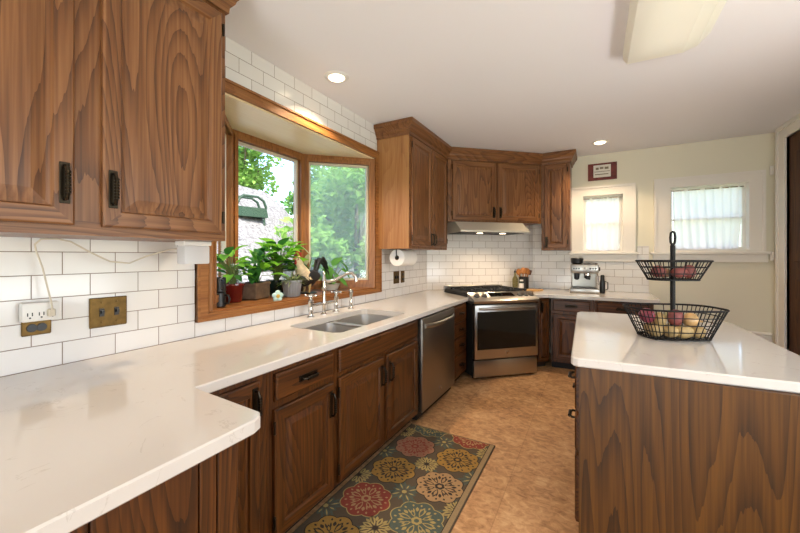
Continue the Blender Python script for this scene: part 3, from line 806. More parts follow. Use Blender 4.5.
t = thing('under_cabinet_light', 'white translucent plastic lamp hanging under the right end of the large wall cabinet', 'lamp', (.2, .90, 1.265), 90)
ULM = translucent('frosted_white_plastic', lin(240, 240, 242), .35, .25)
f = MB(); f.box(-.03, .085, -.03, .03, -.1, -.02, .006, 2); f.build('diffuser', ULM, t)
f = MB(); f.box(-.035, .09, -.036, .036, -.02, -.0005, .003); f.build('housing', WHITEP, t)
tt = None
for i, (yc, lab) in enumerate(((3.155, 'left brass plate of the pair under the paper towel roll'), (3.29, 'right brass plate of the pair under the paper towel roll'))):
    t = thing('wall_outlet', lab, 'outlet', (.001, yc, .985), 90, 'brass plates under the paper towel')
    w_ = .058 if i == 0 else .04
    f = MB(); f.box(-w_, w_, -.006, 0, -.062, .062, .003); f.build('plate', BRASS, t)
    if i == 0:
        for xx in (-.024, .024):
            f = MB(); f.box(xx-.008, xx+.008, -.016, -.006, -.012, .014); f.build('toggle', BLACKP, t)
    else:
        for zz in (-.025, .025):
            f = MB(); f.lathe([(.016, -.006), (.015, -.01)], (0, 0, zz), 14, 'Y'); f.build('socket', BLACKP, t)
t = thing('paper_towel_roll', 'white paper towel roll mounted under the wall cabinet right of the bay window', 'paper towel', (.17, 2.86, 1.184), 90)
f = MB(); n_ = 28
f.lathe([(.022, 0), (.077, 0), (.077, .27), (.022, .27), (.022, 0)], n=n_, axis='X', cap=False); f.build('roll', PAPER, t)
f = MB(); f.lathe([(.0215, .0), (.0215, .27), (.018, .27), (.018, 0), (.0215, 0)], n=16, axis='X', cap=False); f.build('tube', plain('cardboard', lin(112, 90, 66), .9), t)
f = MB(); f.tube([(-.012, 0, .08), (-.012, 0, 0), (.282, 0, 0), (.282, 0, .08)], .005, 8); f.build('holder', BLACKP, t)

t = thing('wall_sign', 'small dark red wooden sign with a white lettered panel high above the smaller window', 'sign', (1.803, YB-.001, 2.182), 0)
f = MB(); f.box(-.144, .144, -.014, 0, -.098, .098, .002); f.build('board', plain('dark_red_board', lin(112, 44, 36), .6, var=.35, bscale=18), t, smooth=0)
f = MB(); f.box(-.088, .084, -.016, -.0135, -.066, .076); f.build('panel', plain('white_sign_panel', lin(222, 216, 204), .6), t, smooth=0)
f = MB()
for (a, b, zz, hh) in ((-.065, -.035, .036, .026), (-.025, .012, .04, .022), (.024, .062, .037, .026), (-.08, .075, .0, .006), (-.075, .06, -.032, .01)): f.box(a, b, -.0172, -.0158, zz-hh/2, zz+hh/2)
f.build('lettering', plain('sign_lettering', lin(128, 112, 92), .6), t, smooth=0)

# curtains
def curtain(x0, x1, z0, z1, label, seed):
    t = thing('curtain', label, 'curtain', ((x0+x1)/2, YB+.05, z0), 0)
    rd = random.Random(seed); nx, nz = 90, 24; w = x1-x0; ph = [rd.uniform(0, 6.28) for _ in range(6)]
    V = []
    for j in range(nz+1):
        v = j/nz
        for i in range(nx+1):
            u = i/nx; uu = u+.05*(1-v)**1.5*math.sin(3.2*u+ph[0])*(1 if seed == 1 else -1)
            y = .007*math.sin(uu*w*95+ph[1]+.8*math.sin(4*u+ph[2]))+.005*math.sin(uu*w*41+ph[3])+.003*math.sin(uu*w*190+ph[4])*v
            xx = -w/2+u*w
            xx += .035*(1-v)**2*(.5-u)*2*0.8
            V.append((xx, y, v*(z1-z0)+.006*math.sin(u*w*25)*(1-v)))
    F = [(j*(nx+1)+i, j*(nx+1)+i+1, (j+1)*(nx+1)+i+1, (j+1)*(nx+1)+i) for j in range(nz) for i in range(nx)]
    f = MB(); f.raw(V, F); f.build('sheer_panel', CURT, t, smooth=180)
    f = MB(); f.cyl((-w/2-.012, 0, z1-z0-.018), (w/2+.012, 0, z1-z0-.018), .006, n=10); f.build('rod', CHROME, t)
curtain(WL1[0]+.012, WL1[1]-.012, WL1[2]+.012, WL1[3]-.012, 'sheer white curtain in the smaller window above the espresso machine', 1)
curtain(WR1[0]+.03, WR1[1]-.035, WR1[2]+.012, WR1[3]-.016, 'sheer white curtain in the larger window nearer the doorway', 2)

# ------------------------------------------------------------------ rug
def rug():
    x0, x1, y0, y1 = .60, 1.185, .72, 2.285
    cols = [lin(84, 71, 55), lin(150, 126, 92), lin(132, 56, 42), lin(152, 116, 52), lin(164, 130, 90), lin(76, 86, 76), lin(162, 142, 88), lin(48, 38, 30), lin(146, 102, 78)]
    mats = [plain('rug_'+nm, c_, .95, bump=.3, bscale=400, var=.22) for nm, c_ in zip(('taupe', 'border', 'red', 'gold', 'beige', 'slate', 'cream', 'umber', 'rose'), cols)]
    f = MB(); f.box(x0, x1, y0, y1, .001, .008); f.mi = 1
    f.box(x1-.03, x1-.006, y0+.006, y1-.006, .004, .0086); f.box(x0+.01, x1-.03, y1-.012, y1-.006, .004, .0086)
    f.mi = 7; f.box(x1-.034, x1-.03, y0+.006, y1-.006, .004, .0087)
    XA, XB, YA, YBm = x0+.006, x1-.034, y0+.01, y1-.012
    def clip(poly):
        for ax, lim, sgn in ((0, XA, 1), (0, XB, -1), (1, YA, 1), (1, YBm, -1)):
            out = []
            for i in range(len(poly)):
                a, b = poly[i-1], poly[i]; da, db = sgn*(a[ax]-lim), sgn*(b[ax]-lim)
                if (da >= 0) != (db >= 0): k = da/(da-db); out.append((a[0]+(b[0]-a[0])*k, a[1]+(b[1]-a[1])*k))
                if db >= 0: out.append(b)
            poly = out
            if len(poly) < 3: return None
        return poly
    lay = [0]
    def patch(poly, mi, z):
        p = clip(poly)
        if p and len(p) > 2:
            f.mi = mi
            vv = [f.bm.verts.new((a, b, z)) for a, b in p]
            try:
                g = f.bm.faces.new(vv); g.material_index = mi
                if g.normal.z < 0 or (g.normal_update() or g.normal.z < 0): g.normal_flip()
            except ValueError: pass
    def scal(cx, cy, r, n=8, amp=.08, ph=0, m=64):
        return [(cx+r*(1+amp*abs(math.cos(n/2*q+ph))-.0)*math.cos(q), cy+r*(1+amp*abs(math.cos(n/2*q+ph)))*math.sin(q)) for q in [2*math.pi*k/m for k in range(m)]]
    def petal(cx, cy, q, r0, r1, w):
        d = (math.cos(q), math.sin(q)); e = (-d[1], d[0]); pts = []
        for k in range(9):
            s_ = k/8; pts.append((r0+(r1-r0)*s_, w*math.sin(math.pi*s_)))
        pts = pts+[(a, -b) for a, b in pts[::-1][1:-1]]
        return [(cx+d[0]*a+e[0]*b, cy+d[1]*a+e[1]*b) for a, b in pts]
    inner = {0: 3, 1: 2, 2: 3, 3: 8, 4: 5, -1: 5, -2: 8}
    outer = {0: 5, 1: 5, 2: 4, 3: 3, 4: 2, -1: 4, -2: 3}
    sp = .278
    for k in range(-2, 5):
        for cx, tab in ((.755, inner), (1.033, outer)):
            cy = 1.186+sp*k if tab is inner else 1.176+sp*k
            c_ = tab.get(k, 3)
            if tab is outer and k == 1: c_ = 5
            edge = 6 if c_ in (5,) else c_
            patch(scal(cx, cy, .114, 8, .15), 6 if c_ in (5, 2) else 7, .0089)
            patch(scal(cx, cy, .109, 8, .15), c_, .0091)
            det = {2: 4, 3: 7, 4: 7, 5: 6, 8: 2}[c_]
            for j in range(8):
                q = 2*math.pi*j/8
                a_ = 1 if j % 2 else 1.3
                patch(petal(cx, cy, q, .026, .072*a_, .010*a_), det, .0093)
                patch(petal(cx, cy, q, .034, .062*a_, .0055*a_), c_, .0095)
                for e_ in (-.16, .16): patch(petal(cx, cy, q+e_, .05, .082, .004), det, .0094)
                patch(petal(cx, cy, q+.39, .058, .088, .008), det, .0093)
                patch(petal(cx, cy, q+.2, .092, .108, .005), det, .0093)
                patch(petal(cx, cy, q-.2, .092, .108, .005), det, .0093)
            patch(scal(cx, cy, .022, 6, .2, m=24), det, .0094); patch(scal(cx, cy, .011, 6, .1, m=16), c_, .0096)
    for k in range(-3, 6):
        for i, cx in enumerate((.616, .894, 1.172)):
            cy = 1.186-.139+sp*k
            mi = (5 if (i+k) % 2 else 6)
            for j in range(8):
                q = 2*math.pi*j/8
                patch(petal(cx, cy, q, .014, .085 if j % 2 else .066, .013), mi, .0089)
                patch(petal(cx, cy, q, .024, .07 if j % 2 else .054, .004), 0 if mi == 6 else 6, .0091)
                patch(petal(cx, cy, q+.39, .04, .07, .007), mi, .0089)
            for j in range(4):
                q = math.pi/4+j*math.pi/2
                for e_ in (-.3, .3): patch(petal(cx, cy, q+e_, .06, .1, .008), 5, .0088)
            patch(scal(cx, cy, .012, 6, .1, m=16), 7 if mi == 6 else 6, .0092)
    o = f.build('kitchen_rug', mats, smooth=0, recalc=False)
    return tag(o, 'runner rug with red, gold and blue grey medallions on the floor before the sink', 'rug')
rug()

# ------------------------------------------------------------------ two tier basket and what lies in it
def sel(a, b, q, n=3.2):
    c, s_ = math.cos(q), math.sin(q)
    return (a*math.copysign(abs(c)**(2/n), c), b*math.copysign(abs(s_)**(2/n), s_))
BKX, BKY, BKR = 2.06, 2.26, 24
t = thing('fruit_basket', 'black wire two tier basket with a looped pole handle standing on the island', 'basket', (BKX, BKY, CT), BKR)
def wire_bowl(name, z0, z1, a0, b0, a1, b1, nv, nh):
    m = 56
    def ring(k, z=None): 
        a, b = a0+(a1-a0)*k, b0+(b1-b0)*k
        return [(*sel(a, b, 2*math.pi*i/m), z0+(z1-z0)*k) for i in range(m)]
    f = MB(); f.tube(ring(1), .0048, 8, closed=True); rim = f.build('rim', BLACKM, t)
    f = MB()
    for j in range(nh): f.tube(ring((j)/(nh)), .0024 if j else .004, 6, closed=True)
    for i in range(nv):
        q = 2*math.pi*(i+.5)/nv
        p0 = sel(a0, b0, q); p1 = sel(a1, b1, q)
        f.tube([(0+p0[0]*.0, p0[1]*1.0, z0)] [0:0]+[(p0[0], p0[1], z0), (p1[0], p1[1], z1)], .0022, 6)
    k = 11
    for i in range(1, k):
        x = -a0+2*a0*i/k; yy = b0*(1-abs(x/a0)**3.2)**(1/3.2); f.tube([(x, -yy, z0), (x, yy, z0)], .002, 6)
    for i in range(1, 6):
        y = -b0+2*b0*i/6; xx = a0*(1-abs(y/b0)**3.2)**(1/3.2); f.tube([(-xx, y, z0), (xx, y, z0)], .002, 6)
    f.build('wire_mesh', BLACKM, t)
wire_bowl('lower', .008, .150, .143, .095, .203, .135, 44, 4)
wire_bowl('upper', .290, .382, .102, .066, .148, .098, 34, 3)
f = MB(); f.tube([(0, 0, .006), (0, 0, .46)], .0105, 10); f.tube([(-.0, 0, .455), (-.009, 0, .475), (-.011, 0, .50), (-.008, 0, .522), (0, 0, .53), (.008, 0, .522), (.011, 0, .50), (.009, 0, .475), (0, 0, .455)], .0055, 8); f.build('pole', BLACKM, t)
f = MB()
for x, y in ((-.115, -.065), (.115, -.065), (.115, .065), (-.115, .065)): f.ball((x, y, .004), (.008, .008, .004), 8)
f.build('foot', BLACKM, t)
REDP = plain('red_potato_skin', lin(126, 62, 56), .6, var=.35, bscale=30)
YELP = plain('yellow_potato_skin', lin(172, 144, 94), .6, var=.2, bscale=40)
REDO = plain('red_onion_skin', lin(124, 44, 60), .3, var=.35, bscale=24)
YELO = plain('yellow_onion_skin', lin(200, 160, 106), .35, var=.22, bscale=24)
GRNP = plain('pale_green_apple_skin', lin(204, 194, 142), .4, var=.15, bscale=20)
bm_ = Matrix.Translation((BKX, BKY, CT)) @ Matrix.Rotation(R(BKR), 4, 'Z')
def produce(name, kind, mat, x, y, z, r, label, cat, rz=0, group=None):
    sk = .84 if z < .2 else .84
    p = bm_ @ Vector((x*sk, y*sk+(-.0), z if z > .2 else .012+(z-.012)*.92)); r = tuple(v*.9 for v in r)
    f = MB(); sd = int((x+1)*1000+(y+1)*7919)
    if kind == 'onion':
        a, b, c_ = r
        f.lathe([(.003, -c_), (a*.45, -c_*.9), (a*.85, -c_*.5), (a, 0), (a*.88, c_*.5), (a*.5, c_*.88), (a*.18, c_*1.05), (a*.1, c_*1.3), (a*.13, c_*1.42)], n=20)
        o = f.build(name, mat, None, loc=p, rot=(R(35+sd % 60), R(sd % 40), R(rz)))
    else:
        f.ball((0, 0, 0), r, 20, wob=.09, seed=sd); o = f.build(name, mat, None, loc=p, rot=(0, 0, R(BKR+rz)))
    return tag(o, label, cat, group)
produce('yellow_potato', 'p', YELP, -.125, -.05, .045, (.042, .034, .032), 'yellow potato at the front left bottom of the lower basket', 'potato', 20)
produce('yellow_potato', 'p', YELP, -.06, -.075, .045, (.036, .03, .032), 'small round yellow potato at the front of the lower basket', 'potato', -20)
produce('yellow_potato', 'p', YELP, .01, -.078, .046, (.05, .032, .034), 'long yellow potato lying front and centre in the lower basket', 'potato', 5)
produce('yellow_potato', 'p', YELP, .088, -.065, .044, (.042, .034, .032), 'yellow potato at the front right bottom of the lower basket', 'potato', 30)
produce('yellow_potato', 'p', YELP, -.10, .035, .046, (.045, .034, .034), 'yellow potato at the back left of the lower basket', 'potato', 60)
produce('yellow_potato', 'p', YELP, .03, .035, .046, (.05, .036, .034), 'yellow potato behind the pole in the lower basket', 'potato', 10)
produce('yellow_potato', 'p', YELP, -.085, -.022, .098, (.036, .032, .04), 'yellow potato on top of the pile left of the red one', 'potato', 80)
produce('red_potato', 'p', REDP, -.02, -.05, .115, (.045, .036, .045), 'red potato on top of the pile in the lower basket', 'potato', 35)
produce('red_onion', 'onion', REDO, -.15, -.012, .118, (.042, .042, .034), 'red onion at the left rim of the lower basket', 'onion', 20)
produce('yellow_onion', 'onion', YELO, .075, -.03, .1, (.042, .042, .036), 'yellow onion right of the pole in the lower basket', 'onion', 70)
produce('pale_onion', 'onion', GRNP, .03, .055, .112, (.036, .036, .032), 'pale onion beside the pole in the lower basket', 'onion', 130)
produce('red_potato', 'p', REDP, -.085, -.01, .33, (.036, .033, .034), 'red potato at the left end of the upper basket', 'potato', 15)
produce('red_potato', 'p', REDP, .012, -.038, .326, (.042, .03, .03), 'red potato in front of the pole in the upper basket', 'potato', 5)
produce('red_potato', 'p', REDP, .085, .0, .33, (.036, .034, .036), 'red potato at the right end of the upper basket', 'potato', 50)
produce('brown_potato', 'p', plain('brown_potato_skin', lin(150, 108, 80), .7, var=.2), -.03, .03, .322, (.034, .028, .026), 'small brown potato behind the red ones in the upper basket', 'potato', 0)

# ------------------------------------------------------------------ espresso machine
t = thing('espresso_machine', 'stainless espresso machine with black hopper on the back worktop under the smaller window', 'coffee machine', (1.632, 4.50, CT), 4)
f = MB(); f.box(-.125, .125, .16, .26, .0, .30, .008, 2); f.box(-.135, .135, 0.0, .26, .215, .315, .012, 2); f.build('body', STEEL, t)
f = MB(); f.box(-.115, .115, .152, .162, .06, .215); f.build('back_plate', STEEL, t, smooth=0)
f = MB(); f.box(-.14, .14, -.04, .2, .0, .05, .008, 2); dr = f.build('drip_tray', STEEL, t)
f = MB(); f.box(-.115, .115, -.03, .15, .05, .054, .001)
for i in range(10): f.box(-.1+i*.021, -.09+i*.021, -.025, .145, .053, .057)
f.build('grille', BLACKP, dr)
f = MB(); f.lathe([(.04, .315), (.06, .33), (.066, .375), (.058, .385)], (-.07, .12, 0), 24); f.build('bean_hopper', BLACKP, t)
f = MB(); f.box(-.005, .125, .02, .24, .315, .328, .004); f.build('cup_tray', BLACKP, t)
f = MB(); f.lathe([(.034, .215), (.034, .19), (.03, .185)], (.03, .08, 0), 20); f.build('group_head', CHROME, t)
f = MB(); f.lathe([(.032, .186), (.032, .165), (.02, .155), (.008, .145)], (.03, .08, 0), 20); f.tube([(.03, .06, .172), (.035, -.03, .166), (.04, -.075, .16)], [.008, .013, .011], 10); f.build('portafilter', BLACKP, t)
f = MB(); f.lathe([(.03, .215), (.026, .15), (.012, .14)], (-.075, .08, 0), 18); f.build('grinder_outlet', BLACKP, t)
f = MB(); f.lathe([(.023, 0), (.023, -.006), (.019, -.007)], (0, 0, .27), 24, 'Y'); f.build('pressure_gauge', PAPER, t)
f = MB(); f.lathe([(.004, -.007), (.003, -.009)], (0, 0, .27), 8, 'Y'); f.box(-.001, .001, -.0085, -.007, .27, .286)
for i, xx in enumerate((-.105, -.08, -.055, .055, .08, .105)): f.lathe([(.009, 0), (.009, -.004)], (xx, 0, .268), 14, 'Y')
f.build('buttons', BLACKP, t)
f = MB(); f.tube([(.12, .06, .22), (.13, .02, .19), (.132, .0, .09)], .005, 8); f.build('steam_wand', CHROME, t)
f = MB(); f.lathe([(.022, .136), (.022, .158)], (0, .15, .26), 18, 'X'); f.build('steam_dial', BLACKP, t)
t = thing('milk_jug', 'dark bottle shaped frother standing against the right side of the espresso machine', 'jug', (1.80, 4.56, CT))
f = MB(); f.lathe([(.024, 0), (.027, .01), (.026, .12), (.02, .15), (.02, .19), (.014, .2)], n=18); f.build('body', BLACKP, t)
f = MB(); f.tube([(.024, 0, .13), (.05, -.01, .12), (.05, -.01, .05), (.025, 0, .035)], .005, 8); f.build('handle', BLACKP, t)

# ------------------------------------------------------------------ things right of the stove
WSP = plain('wooden_spoon', lin(176, 112, 54), .55, var=.2, bscale=30)
CKX, CKY = .985, 4.575
t = thing('utensil_crock', 'black crock of cooking utensils in the tiled corner right of the stove', 'crock', (CKX, CKY, CT))
f = MB(); f.lathe([(.05, 0), (.058, .01), (.058, .15), (.061, .157), (.053, .157), (.05, .02), (.01, .014)], n=28, cap=False); f.bm.faces.new([f.bm.verts.new((.05*math.cos(-q), .05*math.sin(-q), 0)) for q in [2*math.pi*k/28 for k in range(28)]]); f.build('pot', BLACKP, t)
sp = [(-.03, -.01, -.05, -.02, .21, 'spoon'), (.0, -.025, .002, -.05, .225, 'spoon'), (.025, .0, .05, -.01, .215, 'spoon'), (.01, .03, .02, .045, .22, 'spoon')]
for i, (x0, y0, x1, y1, z1, k_) in enumerate(sp):
    o = thing('wooden_spoon', ['wooden spoon leaning left in the black crock', 'wooden spoon with the broadest bowl at the front of the black crock', 'wooden spoon leaning right in the black crock', 'wooden spoon at the back of the black crock'][i], 'spoon', (CKX, CKY, CT+.018))
    f = MB(); f.tube([(x0*.6, y0*.6, 0), (x1, y1, z1-.04)], .006, 8); f.build('handle', WSP, o)
    f = MB(); M_ = Matrix.Translation((x1*1.05, y1*1.05, z1-.015)); f.ball((0, 0, 0), (.03 if i != 1 else .036, .012, .04), 14, mat=Matrix.Rotation(R((10, 35, 60, 0)[i]), 4, 'Z')); f.xf(M_); f.build('bowl', WSP, o)
o = thing('spatula', 'dark spatula sticking up to the right out of the black crock', 'spatula', (CKX, CKY, CT+.018))
f = MB(); f.tube([(.018, .01, 0), (.05, .016, .17)], .005, 8); f.build('handle', BLACKP, o)
f = MB(); f.box(-.028, .028, -.004, .004, 0, .06, .003, mat=Matrix.Translation((.051, .016, .165)) @ Matrix.Rotation(R(18), 4, 'Y')); f.build('blade', plain('dark_wood_spatula', lin(88, 50, 30), .6), o)
o = thing('spatula', 'black ladle sticking up to the left out of the black crock', 'ladle', (CKX, CKY, CT+.018))
f = MB(); f.tube([(-.018, .012, 0), (-.05, .016, .19)], .005, 8); f.build('handle', BLACKP, o)
f = MB(); f.ball((-.055, .013, .2), (.026, .018, .024), 12); f.build('bowl', BLACKP, o); o.name = 'ladle'
t = thing('oil_bottle', 'clear glass oil bottle left of the black crock', 'bottle', (.895, 4.53, CT))
f = MB(); f.lathe([(.028, 0), (.032, .005), (.032, .13), (.012, .17), (.011, .205)], n=20); f.build('glass', GREENG, t)
f = MB(); f.lathe([(.0125, .205), (.0125, .225), (.004, .23), (.003, .25)], n=12); f.build('stopper', BLACKP, t)
t = thing('spice_jar', 'small jar with a white label in front of the black crock', 'jar', (.985, 4.425, CT+.0165))
f = MB(); f.lathe([(.024, 0), (.026, .004), (.026, .085), (.018, .095)], n=20); f.build('glass', CLEAR, t)
f = MB(); f.lathe([(.0264, .015), (.0264, .07)], n=20, cap=False); f.build('label', PAPER, t)
f = MB(); f.lathe([(.02, .095), (.02, .112)], n=18); f.build('lid', WHITEP, t)
t = thing('cutting_board', 'pale wooden cutting board lying on the worktop right of the stove', 'cutting board', (1.045, 4.455, CT+.0005), 38)
f = MB(); f.prism([(-.13, -.07), (.11, -.07), (.13, -.05), (.135, -.02), (.19, -.018), (.2, 0), (.19, .018), (.135, .02), (.13, .05), (.11, .07), (-.13, .07)], 0, .015, [[(.175+.008*math.cos(q), .008*math.sin(q)) for q in [2*math.pi*k/10 for k in range(10)]]], bev=.003)
f.build('board', wood('pale_board_wood', lin(220, 176, 112), lin(204, 156, 90), lin(178, 124, 66), 'X', coat=0), t, smooth=0)

# ------------------------------------------------------------------ window sill: pots, plants, rooster
SZ = BZ0+.011
def leaf_geo(f, base, d, up, L, W_, curl=.3, heart=False):
    d = Vector(d).normalized(); up = Vector(up); sd = d.cross(up)
    sd = sd.normalized() if sd.length > 1e-5 else d.orthogonal().normalized(); nn = sd.cross(d).normalized(); base = Vector(base)
    N = 6; rows = []
    for i in range(N+1):
        s_ = i/N
        w = W_*(math.sin(math.pi*min(1, s_*.9+.1))**.75 if not heart else math.sin(math.pi*(s_**.6*.94+.06))**.8)
        if i == N: w = W_*.03
        c = base+d*L*s_-nn*curl*L*s_*s_
        rows.append((f.bm.verts.new(c+sd*w*.5+nn*w*.16), f.bm.verts.new(c), f.bm.verts.new(c-sd*w*.5+nn*w*.16)))
    for A, B in zip(rows, rows[1:]):
        for k in (0, 1):
            g = f.bm.faces.new((A[k], A[k+1], B[k+1], B[k])); g.material_index = f.mi
def plant(root, c, n, h, spread, L, W_, mats, seed, lean=(0, 0), heart=False, droop=.3, up=.6, lo=.25):
    rd = random.Random(seed); f = MB(); st = MB(); c = Vector(c)
    for i in range(n):
        q = rd.uniform(0, 6.283); hh = h*rd.uniform(lo, 1); rr = spread*rd.uniform(.2, 1)*(1-.35*hh/h)
        tip = c+Vector((math.cos(q)*rr+lean[0]*hh, math.sin(q)*rr+lean[1]*hh, hh))
        mid = c+(tip-c)*.5+Vector((0, 0, .12*h))-Vector((math.cos(q)*rr*.15, math.sin(q)*rr*.15, 0))
        st.tube([c+Vector((math.cos(q)*.012, math.sin(q)*.012, 0)), mid, tip], [.003, .0026, .002], 5)
        d = (tip-mid).normalized()*(1-droop)+Vector((math.cos(q), math.sin(q), rd.uniform(-.6, up)))*droop*1.6
        k = rd.uniform(.7, 1.2); f.mi = 0 if rd.random() < .65 or len(mats) == 1 else 1
        leaf_geo(f, tip, d, (rd.uniform(-.4, .4), rd.uniform(-.4, .4), 1), L*k, W_*k, rd.uniform(.1, .5), heart)
    st.build('stems', STEM, root); f.build('foliage', list(mats), root, recalc=False, smooth=60)
def pot(root, prof, mat, c=(0, 0, 0), soil=None, n=28, smooth=35):
    f = MB(); rz = prof; f.lathe([(.001, prof[0][1])]+prof+[(prof[-1][0]-.006, prof[-1][1]), (prof[-1][0]-.008, prof[-1][1]-.012), (.001, prof[-1][1]-.014)], c, n, cap=False)
    p = f.build('pot', mat, root)
    f = MB(); r_ = prof[-1][0]-.008; z = prof[-1][1]-.012; f.lathe([(.001, z-.001), (r_, z-.001), (r_*.9, z+.004), (.001, z+.006)], c, 20, cap=False); f.build('soil', SOIL, root)
REDG = plain('oxblood_glaze', lin(92, 20, 18), .15)
GREYR = plain('grey_ribbed_ceramic', lin(146, 148, 150), .5)
DKG = plain('dark_green_glaze', lin(26, 44, 34), .2)
BASKET = plain('weathered_wood_trough', lin(112, 88, 66), .85, var=.3, bscale=24, bump=.4)

for i, (z, lab) in enumerate(((0, 'lower black mug of the stack at the left end of the window sill'), (.083, 'upper black mug of the stack at the left end of the window sill'))):
    t = thing('mug', lab, 'mug', (-.085, 1.245, SZ+z), (20, -8)[i], 'stacked black mugs')
    f = MB(); f.lathe([(.001, 0), (.034, 0), (.039, .006), (.039, .078), (.036, .082), (.034, .078), (.034, .01), (.001, .008)], n=24, cap=False); f.build('cup', BLACKP, t)
    f = MB(); f.tube([(.037, 0, .066), (.06, 0, .066), (.068, 0, .045), (.06, 0, .02), (.037, 0, .018)], .006, 8); f.build('handle', BLACKP, t)
t = thing('potted_plant', 'leafy plant in a dark red glazed pot near the left end of the sill', 'plant', (-.20, 1.425, SZ))
pot(t, [(.045, 0), (.05, .006), (.061, .1), (.066, .106), (.066, .116)], REDG)
plant(t, (0, 0, .105), 34, .2, .13, .10, .05, (LEAF1, LEAF2), 3, lean=(.05, -.3), droop=.45)
t = thing('glass_jar', 'clear glass jar standing in front of the leaves behind the red pot', 'jar', (-.315, 1.525, SZ))
f = MB(); f.lathe([(.036, 0), (.04, .008), (.04, .17), (.03, .19), (.03, .205), (.027, .205), (.027, .19), (.036, .168), (.036, .012), (.001, .01)], n=24, cap=False); f.build('glass', CLEAR, t)
f = MB(); f.lathe([(.032, .205), (.034, .21), (.034, .228), (.03, .232)], n=20); f.build('lid', WHITEP, t)
t = thing('potted_plant', 'broad leaved plant in a weathered brown trough at the middle of the sill', 'plant', (-.235, 1.62, SZ), 18)
f = MB(); f.prism([(-.055, -.085), (.055, -.085), (.055, .085), (-.055, .085)], 0, .1, bev=.006); f.prism([(-.06, -.09), (.06, -.09), (.06, .09), (-.06, .09)], .09, .108, bev=.003); f.build('trough', BASKET, t, smooth=0)
f = MB(); f.box(-.05, .05, -.08, .08, .104, .112, .003); f.build('soil', SOIL, t)
plant(t, (0, .02, .11), 22, .17, .11, .1, .06, (LEAF1, LEAF2), 11, droop=.35, up=1)
t2 = thing('snake_plant', 'stiff upright broad grey green leaves rising from the brown trough', 'plant', (-.21, 1.585, SZ+.112))
f = MB(); rd = random.Random(4)
for q, L, w in ((.3, .17, .06), (2.2, .13, .05), (4.0, .15, .05), (5.3, .1, .045)): leaf_geo(f, (.012*math.cos(q), .012*math.sin(q), -.002), (math.cos(q)*.25, math.sin(q)*.25, 1), (math.cos(q), math.sin(q), 0), L, w, .1)
f.build('foliage', LEAF2, t2, recalc=False, smooth=60)
t = thing('potted_plant', 'bright green bushy plant in a dark green pot behind the blue grey pot', 'plant', (-.325, 1.885, SZ))
pot(t, [(.055, 0), (.06, .006), (.075, .09), (.075, .105)], DKG)
plant(t, (0, 0, .1), 95, .27, .17, .1, .075, (LEAF1, LEAF2), 21, lean=(.2, .0), heart=True, droop=.4)
t = thing('potted_plant', 'low spiky plant in a ribbed blue grey pot at the front of the sill', 'plant', (-.115, 1.835, SZ))
f = MB(); n_ = 60; V = []
for (r_, z) in ((.05, 0), (.054, .004), (.066, .1), (.07, .104), (.07, .115), (.062, .115), (.06, .1)):
    for k in range(n_):
        q = 2*math.pi*k/n_; rr = r_+(.0022 if k % 3 == 0 else -.0008)*(1 if .002 < z < .102 else 0); V.append((rr*math.cos(q), rr*math.sin(q), z))
F = [(j*n_+k, j*n_+(k+1) % n_, (j+1)*n_+(k+1) % n_, (j+1)*n_+k) for j in range(6) for k in range(n_)]+[list(range(n_))[::-1], [6*n_+k for k in range(n_)]]
f.raw(V, F); f.build('pot', GREYR, t)
f = MB(); rd = random.Random(8)
for i in range(70):
    q = rd.uniform(0, 6.28); e = rd.uniform(.2, 1.2); leaf_geo(f, (.02*math.cos(q), .02*math.sin(q), .098), (math.cos(q)*math.cos(e), math.sin(q)*math.cos(e), math.sin(e)), (0, 0, 1), rd.uniform(.06, .12), .011, rd.uniform(.2, .8)); f.mi = i % 2
f.build('foliage', [LEAF4, LEAF3], t, recalc=False, smooth=60)
t = thing('figurine', 'small pale teal flower shaped ornament at the front edge of the sill', 'ornament', (-.02, 1.615, SZ), 70)
f = MB()
for k in range(5):
    q = 2*math.pi*k/5+.3; f.ball((.022*math.cos(q), 0, .028+.022*math.sin(q)), (.018, .01, .016), 12)
f.build('petals', plain('pale_teal_glaze', lin(186, 214, 204), .25), t)
f = MB(); f.ball((0, -.006, .028), (.013, .01, .013), 12); f.build('centre', plain('gold_glaze', lin(200, 168, 70), .3), t)
# rooster, facing left along the sill
RS = t = thing('rooster_figurine', 'black rooster figurine with a cream neck and red comb on the sill behind the faucet', 'figurine', (-.16, 2.05, SZ), -90)
KB = plain('rooster_black', lin(30, 30, 32), .4); KC = plain('rooster_cream', lin(222, 200, 164), .6, var=.2, bscale=60); KR = plain('rooster_red', lin(150, 36, 28), .45)
# local +x = towards the head
f = MB(); f.tube([(-.085, 0, .125), (-.06, 0, .118), (-.02, 0, .105), (.03, 0, .105), (.065, 0, .125), (.08, 0, .15)], [.012, .038, .054, .056, .042, .02], 16, flat=(1.05, .85)); f.build('body', KB, t)
f = MB(); f.tube([(.035, 0, .12), (.06, 0, .15), (.08, 0, .185), (.09, 0, .215), (.1, 0, .236), (.116, 0, .242)], [.046, .043, .032, .024, .022, .012], 14); 
for k in range(14):
    q = 6.28*k/14; leaf_geo(f, (.058+.02*math.cos(q), .03*math.sin(q), .15), (-.5+.3*math.cos(q), .5*math.sin(q), -.8), (math.cos(q), math.sin(q), .3), .07, .022, .1)
f.build('neck', KC, t, recalc=False)
f = MB(); f.tube([(.115, 0, .24), (.142, 0, .234)], [.008, .001], 8); f.build('beak', plain('beak', lin(206, 160, 70), .5), t)
f = MB()
for x, z, r_ in ((.075, .262, .012), (.09, .27, .015), (.106, .268, .014), (.119, .258, .01)): f.ball((x, 0, z), (r_, .006, r_*1.3), 10)
